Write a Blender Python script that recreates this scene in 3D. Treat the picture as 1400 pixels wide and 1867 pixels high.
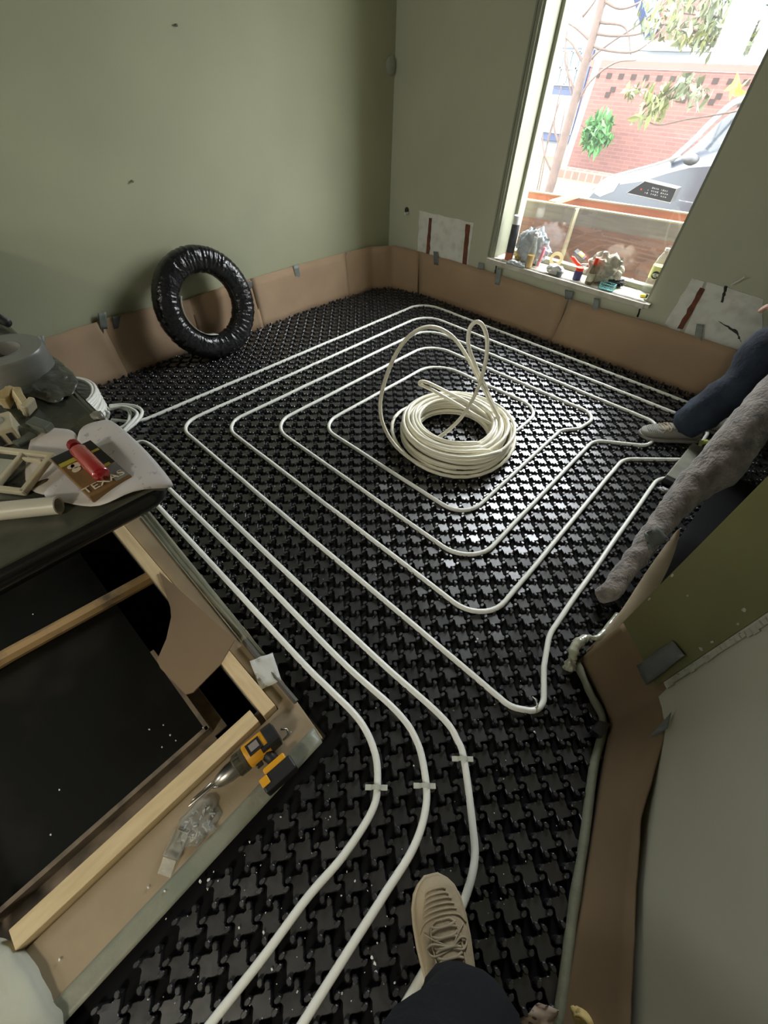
import bpy, bmesh, math, random
from mathutils import Vector, Matrix, Euler, noise
random.seed(7)
for o in list(bpy.data.objects): bpy.data.objects.remove(o, do_unlink=True)
S = bpy.context.scene
COL = S.collection
PI = math.pi

# ------------------------------------------------------------------ camera
FPX, PITCH, ROLL, YAW, CAMH = 741.953, 0.8340623, 0.0465617, 2.285762, 1.3
_cp, _sp = math.cos(PITCH), math.sin(PITCH)
FWD = Vector((math.cos(YAW)*_cp, math.sin(YAW)*_cp, -_sp))
_r = Vector((math.sin(YAW), -math.cos(YAW), 0)); _u = _r.cross(FWD)
RT = math.cos(ROLL)*_r + math.sin(ROLL)*_u
UP = -math.sin(ROLL)*_r + math.cos(ROLL)*_u
cd = bpy.data.cameras.new('camera'); cam = bpy.data.objects.new('camera', cd); COL.objects.link(cam)
cd.sensor_fit = 'VERTICAL'; cd.sensor_height = 36.0; cd.lens = FPX/1867*36.0
cd.clip_start = 0.02; cd.clip_end = 200
cam.matrix_world = Matrix(((RT.x, UP.x, -FWD.x, 0), (RT.y, UP.y, -FWD.y, 0), (RT.z, UP.z, -FWD.z, CAMH), (0, 0, 0, 1)))
S.camera = cam

# ------------------------------------------------------------------ world: overcast sky, brighter towards the zenith
w = bpy.data.worlds.new('overcast_sky'); S.world = w; w.use_nodes = True
nt = w.node_tree; nt.nodes.clear()
out = nt.nodes.new('ShaderNodeOutputWorld'); bg = nt.nodes.new('ShaderNodeBackground')
tc = nt.nodes.new('ShaderNodeTexCoord'); sx = nt.nodes.new('ShaderNodeSeparateXYZ'); rp = nt.nodes.new('ShaderNodeValToRGB')
nt.links.new(tc.outputs['Generated'], sx.inputs[0]); nt.links.new(sx.outputs['Z'], rp.inputs[0])
rp.color_ramp.elements[0].position = 0.0; rp.color_ramp.elements[0].color = (0.62, 0.65, 0.66, 1)
rp.color_ramp.elements[1].position = 0.7; rp.color_ramp.elements[1].color = (0.93, 0.97, 1.0, 1)
nt.links.new(rp.outputs[0], bg.inputs[0]); bg.inputs[1].default_value = 25.0
nt.links.new(bg.outputs[0], out.inputs[0])

def portal(name, loc, rot, sx_, sy_):
    l = bpy.data.lights.new(name, 'AREA'); l.shape = 'RECTANGLE'; l.size = sx_; l.size_y = sy_
    l.cycles.is_portal = True
    o = bpy.data.objects.new(name, l); COL.objects.link(o); o.location = loc; o.rotation_euler = rot
portal('window_portal', (-1.09, 3.22, 1.32), (-PI/2, 0, 0), 1.06, 1.88)
portal('fill_window_portal', (-2.0, -2.75, 1.75), (PI/2, 0, 0), .9, .7)  # unseen window added behind the camera for fill daylight
# unseen fill light added behind the photographer
l = bpy.data.lights.new('added_fill_light', 'AREA'); l.shape = 'DISK'; l.size = 0.45; l.energy = 40; l.color = (1.0, 0.93, 0.80)
lo = bpy.data.objects.new('added_fill_light', l); COL.objects.link(lo); lo.location = (0.3, -2.25, 2.41)

S.view_settings.view_transform = 'Standard'; S.view_settings.look = 'None'
S.view_settings.exposure = 0.0; S.view_settings.gamma = 1.0; S.view_settings.use_curve_mapping = False

# ------------------------------------------------------------------ geometry helpers
def _ray(px, py): return (px-700)/FPX*RT - (py-933.5)/FPX*UP + FWD
def at(px, py, z=0.0):
    d = _ray(px, py); t = (z-CAMH)/d.z; return Vector((d.x*t, d.y*t, z))
def aty(px, py, Y):
    d = _ray(px, py); t = Y/d.y; return Vector((d.x*t, Y, CAMH+d.z*t))
def atx(px, py, X):
    d = _ray(px, py); t = X/d.x; return Vector((X, d.y*t, CAMH+d.z*t))

def smooth_path(pts, n=6, closed=False):
    P = [Vector(p) for p in pts]; out = []; m = len(P)
    rng = range(m if closed else m-1)
    for i in rng:
        p1, p2 = P[i], P[(i+1) % m]
        p0 = P[i-1] if (i > 0 or closed) else p1*2-p2
        p3 = P[(i+2) % m] if (i+2 < m or closed) else p2*2-p1
        for k in range(n):
            t = k/n
            out.append(0.5*((2*p1)+(p2-p0)*t+(2*p0-5*p1+4*p2-p3)*t*t+(-p0+3*p1-3*p2+p3)*t**3))
    if not closed: out.append(P[-1])
    return out

def fillet(pts, rad, n=8):
    """polyline with rounded corners; rad = one number or a list"""
    P = [Vector(p) for p in pts]; out = [P[0]]
    for i in range(1, len(P)-1):
        r = rad[i] if isinstance(rad, (list, tuple)) else rad
        a = (P[i-1]-P[i]); b = (P[i+1]-P[i]); la, lb = a.length, b.length
        a.normalize(); b.normalize()
        ang = a.angle(b); d = min(r/math.tan(ang/2), la*0.49, lb*0.49)
        s, e = P[i]+a*d, P[i]+b*d
        for k in range(n+1):
            t = k/n; out.append((1-t)**2*s+2*(1-t)*t*P[i]+t*t*e if False else _arc(s, P[i], e, t))
    out.append(P[-1]); return out
def _arc(s, c, e, t):
    # rational quadratic = true circular arc
    h = (s-c).angle(e-c)/2; wgt = math.sin(h)
    b0, b1, b2 = (1-t)**2, 2*(1-t)*t*wgt, t*t
    return (s*b0+c*b1+e*b2)/(b0+b1+b2)

class MB:
    def __init__(self): self.v = []; self.f = []; self.m = []; self.cur = 0
    def add(self, vs, fs, M=None):
        b = len(self.v)
        self.v += [(M @ Vector(v))[:] if M else tuple(v) for v in vs]
        self.f += [[b+i for i in f] for f in fs]; self.m += [self.cur]*len(fs); return self
    def box(self, c, s, rot=(0, 0, 0), M=None):
        R = Matrix.Translation(Vector(c)) @ Euler(rot).to_matrix().to_4x4()
        if M: R = M @ R
        x, y, z = s[0]/2, s[1]/2, s[2]/2
        vs = [(-x, -y, -z), (x, -y, -z), (x, y, -z), (-x, y, -z), (-x, -y, z), (x, -y, z), (x, y, z), (-x, y, z)]
        return self.add(vs, [(0, 3, 2, 1), (4, 5, 6, 7), (0, 1, 5, 4), (1, 2, 6, 5), (2, 3, 7, 6), (3, 0, 4, 7)], R)
    def prism(self, poly, z0, z1, M=None):
        n = len(poly); vs = [(p[0], p[1], z0) for p in poly]+[(p[0], p[1], z1) for p in poly]
        fs = [list(range(n))[::-1], list(range(n, 2*n))]+[(i, (i+1) % n, n+(i+1) % n, n+i) for i in range(n)]
        return self.add(vs, fs, M)
    def tube(self, path, r, n=10, closed=False, caps=True, sx=1.0, M=None):
        P = [Vector(p) for p in path]; m = len(P); vs = []; fs = []
        up = Vector((0, 0, 1)); prevn = None
        for i, p in enumerate(P):
            if closed: t = P[(i+1) % m]-P[i-1]
            else: t = P[min(i+1, m-1)]-P[max(i-1, 0)]
            if t.length < 1e-9: t = Vector((1, 0, 0))
            t.normalize()
            if prevn is None:
                a = up if abs(t.z) < 0.95 else Vector((1, 0, 0)); nn = (a-t*a.dot(t)).normalized()
            else:
                nn = prevn-t*prevn.dot(t); nn = nn.normalized() if nn.length > 1e-6 else prevn
            prevn = nn; bb = t.cross(nn)
            rr = r[i] if isinstance(r, (list, tuple)) else r
            for k in range(n):
                a = 2*PI*k/n; vs.append(p+nn*math.cos(a)*rr+bb*math.sin(a)*rr*sx)
        for i in range(m if closed else m-1):
            for k in range(n):
                a, b = i*n+k, i*n+(k+1) % n; c, d = ((i+1) % m)*n+(k+1) % n, ((i+1) % m)*n+k
                fs.append((a, d, c, b))
        if caps and not closed:
            fs.append(list(range(n))); fs.append(list(range((m-1)*n, m*n))[::-1])
        return self.add(vs, fs, M)
    def lathe(self, prof, n=24, M=None, closed=False):
        """prof: (radius, z) pairs, turned about local z"""
        vs = []; fs = []; m = len(prof)
        for (r, z) in prof:
            for k in range(n): a = 2*PI*k/n; vs.append((r*math.cos(a), r*math.sin(a), z))
        for i in range(m if closed else m-1):
            j = (i+1) % m
            for k in range(n): fs.append((i*n+k, i*n+(k+1) % n, j*n+(k+1) % n, j*n+k))
        if not closed:
            if prof[0][0] > 1e-5: fs.append(list(range(n))[::-1])
            if prof[-1][0] > 1e-5: fs.append(list(range((m-1)*n, m*n)))
        return self.add(vs, fs, M)
    def blob(self, c, r, seed=0, amp=0.25, sub=3, freq=1.6, M=None):
        bm = bmesh.new(); bmesh.ops.create_icosphere(bm, subdivisions=sub, radius=1.0)
        vs = []
        for v in bm.verts:
            q = v.co.copy(); k = 1+amp*noise.noise(q*freq+Vector((seed*7.3, seed*3.1, seed)))*2
            vs.append((c[0]+q.x*r[0]*k, c[1]+q.y*r[1]*k, c[2]+q.z*r[2]*k))
        fs = [[v.index for v in f.verts] for f in bm.faces]; bm.free()
        return self.add(vs, fs, M)
    def build(self, name, mats, parent=None, smooth=False, bevel=0, auto=None, sub=0, loc=None):
        me = bpy.data.meshes.new(name); v = self.v
        if loc is not None: L = Vector(loc); v = [tuple(Vector(q)-L) for q in v]
        me.from_pydata(v, [], self.f)
        if not isinstance(mats, (list, tuple)): mats = [mats]
        for m_ in mats: me.materials.append(m_)
        if len(mats) > 1: me.polygons.foreach_set('material_index', self.m)
        me.polygons.foreach_set('use_smooth', [bool(smooth)]*len(me.polygons))
        me.update()
        o = bpy.data.objects.new(name, me); COL.objects.link(o)
        if loc is not None: o.location = loc
        if parent: o.parent = parent
        if bevel:
            b = o.modifiers.new('bevel', 'BEVEL'); b.width = bevel; b.segments = 2; b.limit_method = 'ANGLE'; b.angle_limit = 0.6
        if sub:
            b = o.modifiers.new('sub', 'SUBSURF'); b.levels = sub; b.render_levels = sub
        if auto:
            me.polygons.foreach_set('use_smooth', [True]*len(me.polygons))
            try: me.set_sharp_from_angle(angle=auto)
            except Exception: pass
        return o

def tag(o, label, cat, group=None):
    o['label'] = label; o['category'] = cat
    if group: o['group'] = group
    return o
def struct(o): o['kind'] = 'structure'; return o
def empty(name, loc, rz=0, label=None, cat=None, group=None):
    o = bpy.data.objects.new(name, None); COL.objects.link(o); o.location = loc; o.rotation_euler = (0, 0, rz)
    o.empty_display_size = 0.05
    if label: tag(o, label, cat, group)
    return o
def copy_tree(o, parent=None):
    c = o.copy(); COL.objects.link(c); c.parent = parent
    for ch in [x for x in bpy.data.objects if x.parent == o]: copy_tree(ch, c)
    return c

# ------------------------------------------------------------------ materials
def mat(name, c, rough=0.6, c2=None, scale=8.0, amt=0.5, bump=0.0, bscale=None, metal=0.0, spec=0.5, trans=0.0, ior=1.45, alpha=1.0, coat=0, sheen=0, detail=6, stretch=None, roughvar=0.0, emis=None, lo=0.35, hi=0.65, sub=0):
    m = bpy.data.materials.new(name); m.use_nodes = True; t = m.node_tree; b = t.nodes['Principled BSDF']
    b.inputs['Base Color'].default_value = (*c, 1); b.inputs['Roughness'].default_value = rough
    b.inputs['Metallic'].default_value = metal; b.inputs['Specular IOR Level'].default_value = spec
    b.inputs['Transmission Weight'].default_value = trans; b.inputs['IOR'].default_value = ior; b.inputs['Alpha'].default_value = alpha
    if coat: b.inputs['Coat Weight'].default_value = coat; b.inputs['Coat Roughness'].default_value = 0.1
    if sheen: b.inputs['Sheen Weight'].default_value = sheen
    if sub: b.inputs['Subsurface Weight'].default_value = sub; b.inputs['Subsurface Radius'].default_value = (.02, .02, .015)
    tcn = t.nodes.new('ShaderNodeTexCoord'); mp = t.nodes.new('ShaderNodeMapping'); t.links.new(tcn.outputs['Object'], mp.inputs[0])
    if stretch: mp.inputs['Scale'].default_value = stretch
    if c2 or roughvar:
        n = t.nodes.new('ShaderNodeTexNoise'); n.inputs['Scale'].default_value = scale; n.inputs['Detail'].default_value = detail
        t.links.new(mp.outputs[0], n.inputs['Vector'])
    if c2:
        r = t.nodes.new('ShaderNodeValToRGB'); r.color_ramp.elements[0].position = lo; r.color_ramp.elements[1].position = hi
        r.color_ramp.elements[0].color = (*c, 1)
        r.color_ramp.elements[1].color = (*[c[i]*(1-amt)+c2[i]*amt for i in range(3)], 1)
        t.links.new(n.outputs[0], r.inputs[0]); t.links.new(r.outputs[0], b.inputs['Base Color'])
    if roughvar:
        mr = t.nodes.new('ShaderNodeMapRange'); mr.inputs[1].default_value = .3; mr.inputs[2].default_value = .7
        mr.inputs[3].default_value = rough-roughvar; mr.inputs[4].default_value = rough+roughvar
        t.links.new(n.outputs[0], mr.inputs[0]); t.links.new(mr.outputs[0], b.inputs['Roughness'])
    if bump:
        n2 = t.nodes.new('ShaderNodeTexNoise'); n2.inputs['Scale'].default_value = bscale or scale*4; n2.inputs['Detail'].default_value = 5
        t.links.new(mp.outputs[0], n2.inputs['Vector'])
        bp = t.nodes.new('ShaderNodeBump'); bp.inputs['Strength'].default_value = bump; bp.inputs['Distance'].default_value = 0.01
        t.links.new(n2.outputs[0], bp.inputs['Height']); t.links.new(bp.outputs[0], b.inputs['Normal'])
    return m

M = {}
M['sage'] = mat('sage_paint', (.43, .44, .29), .75, (.33, .33, .23), 1.3, .6, bump=.06, bscale=14)
M['sage_dark'] = mat('sage_paint_window_wall', (.47, .47, .34), .75, (.39, .39, .29), 1.5, .6, bump=.06, bscale=14)
M['olive'] = mat('olive_paint', (.17, .165, .065), .45, (.13, .125, .055), 3, .7, bump=.05, bscale=30)
M['grey_plaster'] = mat('grey_plaster', (.53, .51, .40), .8, (.46, .45, .36), 2.2, .6, bump=.05, bscale=20)
M['rough_plaster'] = mat('rough_plaster', (.44, .43, .34), .9, (.32, .30, .24), 25, .7, bump=.4, bscale=50)
M['white_plaster'] = mat('bare_plaster', (.68, .68, .60), .9, (.46, .44, .36), 16, .7, bump=.25, bscale=40, lo=.45, hi=.75)
M['ceiling'] = mat('ceiling_paint', (.25, .25, .22), .8)
M['concrete'] = mat('concrete', (.22, .20, .17), .9, (.14, .13, .11), 6, .7, bump=.3)
M['dark_room'] = mat('hall_darkness', (.06, .06, .05), .9)  # the hall's darkness is put into its wall colour
M['mat'] = mat('black_polystyrene', (.009, .009, .010), .35, None, 30, roughvar=.04, bump=.02, bscale=60, spec=.55, ior=2.08)
M['mat_base'] = mat('black_polystyrene_matte', (.006, .006, .006), .9, spec=.15)
M['pipe'] = mat('white_pipe', (.86, .87, .80), .32, (.80, .80, .72), 3, .5, spec=.5, sub=.1)
M['coilpipe'] = mat('cream_pipe', (.93, .90, .76), .32, (.86, .81, .64), 4, .6, spec=.5, sub=.1)
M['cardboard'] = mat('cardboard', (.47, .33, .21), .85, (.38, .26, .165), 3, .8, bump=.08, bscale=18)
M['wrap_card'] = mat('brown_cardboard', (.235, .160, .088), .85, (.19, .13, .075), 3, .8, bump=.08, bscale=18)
M['cardboard2'] = mat('cardboard_darker', (.41, .28, .17), .85, (.34, .23, .14), 3, .8, bump=.08, bscale=18)
M['cardboard_edge'] = mat('cardboard_pale', (.45, .36, .25), .85, (.34, .27, .19), 14, .7)
M['tape'] = mat('duct_tape', (.16, .17, .16), .38, (.12, .13, .125), 30, .6, bump=.15, bscale=60)
M['tape_green'] = mat('duct_tape_faded', (.23, .25, .22), .45, (.16, .18, .16), 30, .6, bump=.15, bscale=60)
M['film'] = mat('black_film', (.010, .010, .011), .20, None, 14, roughvar=.08, bump=.75, bscale=26, stretch=(1, 1, 1), spec=.7)
M['white_in'] = mat('white_inner', (.65, .64, .58), .5)
M['pine'] = mat('pine_timber', (.72, .56, .33), .6, (.60, .43, .22), 5, .7, stretch=(2, 14, 14), bump=.1, bscale=30)
M['pine_y'] = mat('pine_timber_lengthwise', (.70, .55, .32), .6, (.56, .42, .22), 5, .7, stretch=(14, 2, 14), bump=.1, bscale=30)
M['old_pine'] = mat('stained_timber', (.36, .23, .10), .7, (.05, .045, .03), 9, .9, lo=.5, hi=.68, bump=.1)
M['screed'] = mat('dusty_screed', (.38, .30, .19), .85, (.25, .19, .12), 5, .7, bump=.15)
M['greenfilm'] = mat('dusty_green_film', (.21, .225, .17), .4, (.29, .28, .21), 12, .8, bump=.3, bscale=30)
M['pit'] = mat('pit_black', (.004, .004, .0035), .9, (.009, .008, .006), 7, .8, spec=.1)
M['marble'] = mat('dark_green_stone', (.035, .040, .030), .28, (.16, .15, .11), 9, .8, lo=.42, hi=.72, roughvar=.08, spec=.6)
M['stone_edge'] = mat('black_edge', (.010, .010, .009), .22, spec=.6)
M['paper'] = mat('paper', (.62, .56, .50), .8, (.55, .50, .44), 6, .6)
M['cabinet'] = mat('black_cabinet', (.006, .006, .005), .8, spec=.15)
M['timber_white'] = mat('cream_frame_paint', (.27, .275, .20), .6, (.23, .235, .17), 10, .5)
M['sill'] = mat('dusty_sill', (.62, .58, .48), .7, (.40, .36, .28), 20, .7)
M['concrete_dust'] = mat('white_plaster_lump', (.50, .52, .44), .85, (.30, .27, .21), 4, .8, bump=.5, bscale=12)

def brick_mat(name, c1, c2, mortar, scale, bw=.5, rh=.25, ms=.02):
    m = bpy.data.materials.new(name); m.use_nodes = True; t = m.node_tree; b = t.nodes['Principled BSDF']
    tcn = t.nodes.new('ShaderNodeTexCoord'); mp = t.nodes.new('ShaderNodeMapping'); mp.inputs['Rotation'].default_value = (PI/2, 0, 0)
    br = t.nodes.new('ShaderNodeTexBrick'); t.links.new(tcn.outputs['Object'], mp.inputs[0]); t.links.new(mp.outputs[0], br.inputs['Vector'])
    br.inputs['Color1'].default_value = (*c1, 1); br.inputs['Color2'].default_value = (*c2, 1); br.inputs['Mortar'].default_value = (*mortar, 1)
    br.inputs['Scale'].default_value = scale; br.inputs['Brick Width'].default_value = bw; br.inputs['Row Height'].default_value = rh; br.inputs['Mortar Size'].default_value = ms
    t.links.new(br.outputs['Color'], b.inputs['Base Color']); b.inputs['Roughness'].default_value = .85
    return m

# ------------------------------------------------------------------ room shell
XL, YW = -2.64, 2.94          # left wall, window wall
YB, ZC = -2.7, 2.45
F0 = at(1147, 1127, .28); N0 = at(1222, 1250, .30)     # the two corners of the wall stub at right
F0.z = N0.z = 0
P3 = Vector((.50, .12, 0)); P4 = Vector((.66, -.50, 0)); P5 = Vector((1.15, YB, 0))

# concrete slab around the pit (top z = -0.005)
b = MB()
PX0, PX1, PY0, PY1 = -1.56, -.50, -.66, .045
for (x0, x1, y0, y1) in ((XL-.1, PX0, YB, YW+.1), (PX1, 2.0, YB, YW+.1), (PX0, PX1, PY1, YW+.1), (PX0, PX1, YB, PY0)):
    b.box(((x0+x1)/2, (y0+y1)/2, -.0325), (x1-x0, y1-y0, .055))
struct(b.build('floor', M['concrete']))
b = MB(); b.box((XL-.1, (YB+YW)/2+.15, ZC/2), (.2, YW-YB+.6, ZC)); struct(b.build('wall_left', M['sage']))
# window wall with opening
WX0, WX1, WZ0, WZ1 = -1.645, -.565, .40, 2.24
b = MB(); y0, y1 = YW, YW+.31
def wbox(x0, x1, z0, z1): b.box(((x0+x1)/2, (y0+y1)/2, (z0+z1)/2), (x1-x0, y1-y0, z1-z0))
wbox(XL-.1, WX0, 0, ZC); wbox(WX1, 2.0, 0, ZC); wbox(WX0, WX1, 0, WZ0-.03); wbox(WX0, WX1, WZ1, ZC)
struct(b.build('wall_back', M['sage_dark']))
b = MB(); b.box(((XL+2)/2, (YB+YW)/2, ZC+.05), (2-XL+.4, YW-YB+.8, .1)); struct(b.build('ceiling', M['ceiling']))
# wall behind the photographer, its window added to let in fill daylight
b = MB(); y0, y1 = YB-.25, YB
wbox(XL-.1, -2.45, 0, ZC); wbox(-1.55, 2.0, 0, ZC); wbox(-2.45, -1.55, 0, 1.4); wbox(-2.45, -1.55, 2.1, ZC)
struct(b.build('wall_front', M['grey_plaster']))
# far side of the dark hall
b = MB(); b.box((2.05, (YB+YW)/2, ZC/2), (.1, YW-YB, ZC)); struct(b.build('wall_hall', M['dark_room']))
# wall stub at right: grey plaster body with olive end face
b = MB(); b.prism([N0, P3, P4, P5, (1.98, YB+.002), (1.98, F0.y+.12), F0][::-1], 0, ZC)
struct(b.build('wall_right', M['grey_plaster']))
dirn = (N0-F0).normalized(); nrm = Vector((-dirn.y, dirn.x, 0))
if nrm.dot(-F0) < 0: nrm = -nrm
b = MB(); q = [F0+nrm*.004-dirn*.002, N0+nrm*.004-dirn*.014, N0-nrm*.003-dirn*.014, F0-nrm*.003-dirn*.002]
b.prism([(p.x, p.y) for p in q], .0, ZC-.001); struct(b.build('wall_end', M['olive']))
b = MB()                                             # ragged plaster edge down the corner
for i in range(150):
    z = .3+i*.0143; a = noise.noise(Vector((0, 0, z*9)))*.014+noise.noise(Vector((3, 0, z*31)))*.010
    b.box(N0+nrm*.0045-dirn*(.003+a*.5)+Vector((0, 0, z)), (.008+abs(a), .006, .0165), (0, .25*noise.noise(Vector((z*20, 1, 0))), math.atan2(dirn.y, dirn.x)))
struct(b.build('trim_1', M['rough_plaster']))
b = MB()
for (px, py) in ((1303, 1170), (1282, 1183), (1361, 1112), (1187, 1092), (1229, 1049), (1258, 1085), (1265, 1214), (1350, 1137)):
    # chips of filler on the olive face
    d = _ray(px, py); n_ = nrm; t = (F0-Vector((0, 0, CAMH))).dot(n_)/d.dot(n_) if False else ((F0.x*n_.x+F0.y*n_.y)/(d.x*n_.x+d.y*n_.y))
    c = Vector((0, 0, CAMH))+d*t+n_*.005
    b.blob(c, (.002+random.random()*.004, .003, .003+random.random()*.005), seed=px, sub=2, amp=.4)
struct(b.build('trim_2', M['rough_plaster']))

# ------------------------------------------------------------------ window
YG = YW+.19
win = bpy.data.objects.new('window_1', None); COL.objects.link(win); win.location = ((WX0+WX1)/2, YG, WZ0); struct(win)
def wpart(b_, name, m_, **k):
    o = b_.build(name, m_, **k); o.parent = win; o.matrix_parent_inverse = Matrix.Translation(-win.location); return o
b = MB(); ft = .035
b.box((WX0+ft/2, YG, (WZ0+WZ1)/2), (ft, .06, WZ1-WZ0)); b.box((WX1-ft/2, YG, (WZ0+WZ1)/2), (ft, .06, WZ1-WZ0))
b.box(((WX0+WX1)/2, YG, WZ0+.015), (WX1-WX0, .06, .03)); b.box(((WX0+WX1)/2, YG, WZ1-.02), (WX1-WX0, .06, .04))
wpart(b, 'window_frame', M['timber_white'], bevel=.004)
b = MB()                                              # reveal linings, left lining broad and pale
b.box((WX0+.006, YW+.08, (WZ0+WZ1)/2), (.012, .16, WZ1-WZ0)); b.box((WX1-.006, YW+.08, (WZ0+WZ1)/2), (.012, .16, WZ1-WZ0))
wpart(b, 'reveal_lining', M['timber_white'])
b = MB()
b.box((WX0-.012, YW-.004, (WZ0+WZ1)/2), (.018, .014, WZ1-WZ0)); b.box((WX0-.036, YW-.002, (WZ0+WZ1)/2), (.012, .010, WZ1-WZ0))
wpart(b, 'window_trim', M['timber_white'], bevel=.002)
b = MB(); b.box(((WX0+WX1)/2, YW+.07, WZ0-.015), (WX1-WX0+.0, .235, .03)); b.box(((WX0+WX1)/2, YW-.02, WZ0-.012), (WX1-WX0+.05, .045, .024))
wpart(b, 'window_sill', M['sill'], bevel=.003)
gm = bpy.data.materials.new('glare_dust_pane'); gm.use_nodes = True; t = gm.node_tree; t.nodes.clear()
o_ = t.nodes.new('ShaderNodeOutputMaterial'); mx = t.nodes.new('ShaderNodeMixShader'); tr = t.nodes.new('ShaderNodeBsdfTransparent')
gl = t.nodes.new('ShaderNodeBsdfGlossy'); gl.inputs['Roughness'].default_value = .02; mx2 = t.nodes.new('ShaderNodeMixShader')
tl = t.nodes.new('ShaderNodeBsdfTranslucent'); tl.inputs['Color'].default_value = (.95, .97, 1, 1)
mx2.inputs[0].default_value = .006; t.links.new(tr.outputs[0], mx2.inputs[1]); t.links.new(tl.outputs[0], mx2.inputs[2])  # faint translucent mix puts glare haze and dust into the pane
mx.inputs[0].default_value = .05; t.links.new(mx2.outputs[0], mx.inputs[1]); t.links.new(gl.outputs[0], mx.inputs[2]); t.links.new(mx.outputs[0], o_.inputs[0])
b = MB(); b.box(((WX0+WX1)/2, YG+.01, (WZ0+WZ1)/2), (WX1-WX0-2*ft+.01, .006, WZ1-WZ0-.06)); wpart(b, 'window_pane', gm)
b = MB()
for (x, z, s) in ((0, 1.95, .0),):
    b.box((-2.0, YB-.1, 1.42), (.9, .05, .04)); b.box((-2.0, YB-.1, 2.08), (.9, .05, .04)); b.box((-2.43, YB-.1, 1.75), (.04, .05, .7)); b.box((-1.57, YB-.1, 1.75), (.04, .05, .7)); b.box((-2.0, YB-.1, 1.75), (.05, .05, .7))
struct(b.build('added_fill_window', M['timber_white']))  # frame of the added fill window

# patches of bare plaster where boards were taken off the wall
def patch(name, corners, m_, Y, seed, th=.004):
    b = MB(); P = []
    n = len(corners)
    for i in range(n):
        a, c = corners[i], corners[(i+1) % n]
        for k in range(8):
            t = k/8; p = a.lerp(c, t); j = .006
            P.append((p.x+j*noise.noise(Vector((i, k*.9, seed))), p.z+j*noise.noise(Vector((k*.8, i, seed+5)))))
    vs = [(x, Y, z) for x, z in P]+[(x, Y-th, z) for x, z in P]; m = len(P)
    b.add(vs, [list(range(m)), list(range(m, 2*m))[::-1]]+[(i, i+m, (i+1) % m+m, (i+1) % m) for i in range(m)])
    return b.build(name, m_)
def wpts(*px): return [aty(x, y, YW) for x, y in px]
struct(patch('trim_3', wpts((765, 384), (864, 406), (851, 500), (761, 470)), M['white_plaster'], YW, 1))
struct(patch('trim_4', wpts((1262, 507), (1285, 513), (1236, 610), (1212, 590)), M['white_plaster'], YW, 2))
struct(patch('trim_5', wpts((1290, 513), (1392, 545), (1385, 660), (1245, 612)), M['white_plaster'], YW, 3))
red = mat('exposed_red_brick', (.20, .06, .03), .9, (.08, .04, .025), 30, .8)
for i, q in enumerate((((783, 397), (788, 398), (783, 470), (777, 468)), ((850, 408), (858, 410), (850, 490), (843, 488)), ((1277, 524), (1286, 527), (1245, 600), (1235, 598)))):
    struct(patch('trim_%d' % (6+i), wpts(*q), red, YW-.003, 10+i))
crack = mat('wall_crack', (.05, .045, .035), .9)
for i, q in enumerate((((905, 482), (907, 483), (903, 505), (900, 504)), ((1170, 552), (1172, 553), (1164, 578), (1161, 577)), ((1322, 520), (1327, 522), (1318, 552), (1314, 550)), ((1310, 585), (1345, 603), (1352, 625), (1342, 608)))):
    struct(patch('trim_%d' % (9+i), wpts(*q), crack, YW-.004, 20+i, th=.002))

# ------------------------------------------------------------------ studded heating mat
A = .0425; OX, OY = .45, .43
ZP, ZK = .010, .0205
bnd = [(XL+.005, .140), (XL+.005, YW-.01), (.6, YW-.01), (.6, 1.05), (F0.x+.02, .93), (.10, .86), (.28, .70), (.345, .47), (.41, .26), (.44, .1), (.60, -.5), (.80, -1.3), (-.300, -1.3), (-.300, .140)]
def inside(x, y, poly):
    c = False; n = len(poly)
    for i in range(n):
        x1, y1 = poly[i]; x2, y2 = poly[(i+1) % n]
        if (y1 > y) != (y2 > y) and x < (x2-x1)*(y-y1)/(y2-y1)+x1: c = not c
    return c
b = MB(); b.cur = 1; b.prism(bnd[::-1], -.004, 0.0); b.cur = 0
star = []
for k in range(4):
    a0 = k*PI/2
    for (r, a) in ((.0250, .14), (.0330, .34), (.0352, .50), (.0325, .64), (.0205, .68), (.0172, .92), (.0188, 1.22), (.0215, 1.48)):
        star.append((r*math.cos(a0+a), r*math.sin(a0+a)))
ns = len(star)
base_v = [(x*1.10, y*1.10, 0.0) for x, y in star]+[(x, y, ZP-.0012) for x, y in star]+[(x*.94, y*.94, ZP) for x, y in star]
base_f = [(i, (i+1) % ns, ns+(i+1) % ns, ns+i) for i in range(ns)]+[(ns+i, ns+(i+1) % ns, 2*ns+(i+1) % ns, 2*ns+i) for i in range(ns)]+[list(range(2*ns, 3*ns))]
# inner ring dimple on the plateau
kn_v, kn_f = [], []
for k in range(4):
    a = k*PI/2+.50; cx, cy = .0292*math.cos(a), .0292*math.sin(a); nb = 8
    o0 = len(kn_v)
    ca, sa = math.cos(a+.9), math.sin(a+.9)
    for (rr, z, st) in ((.0060, ZP*.6, 1.55), (.0056, ZK-.002, 1.35), (.0044, ZK, 1.3)):
        for j in range(nb):
            th = 2*PI*j/nb; lx, ly = rr*math.cos(th)*st, rr*math.sin(th)
            kn_v.append((cx+lx*ca-ly*sa, cy+lx*sa+ly*ca, z))
    for l_ in range(2):
        for j in range(nb):
            kn_f.append((o0+l_*nb+j, o0+l_*nb+(j+1) % nb, o0+(l_+1)*nb+(j+1) % nb, o0+(l_+1)*nb+j))
    kn_f.append([o0+2*nb+j for j in range(nb)])
cell_v = base_v+kn_v; cell_f = base_f+[[i+len(base_v) for i in f] for f in kn_f]
rnd = random.Random(3)
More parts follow.
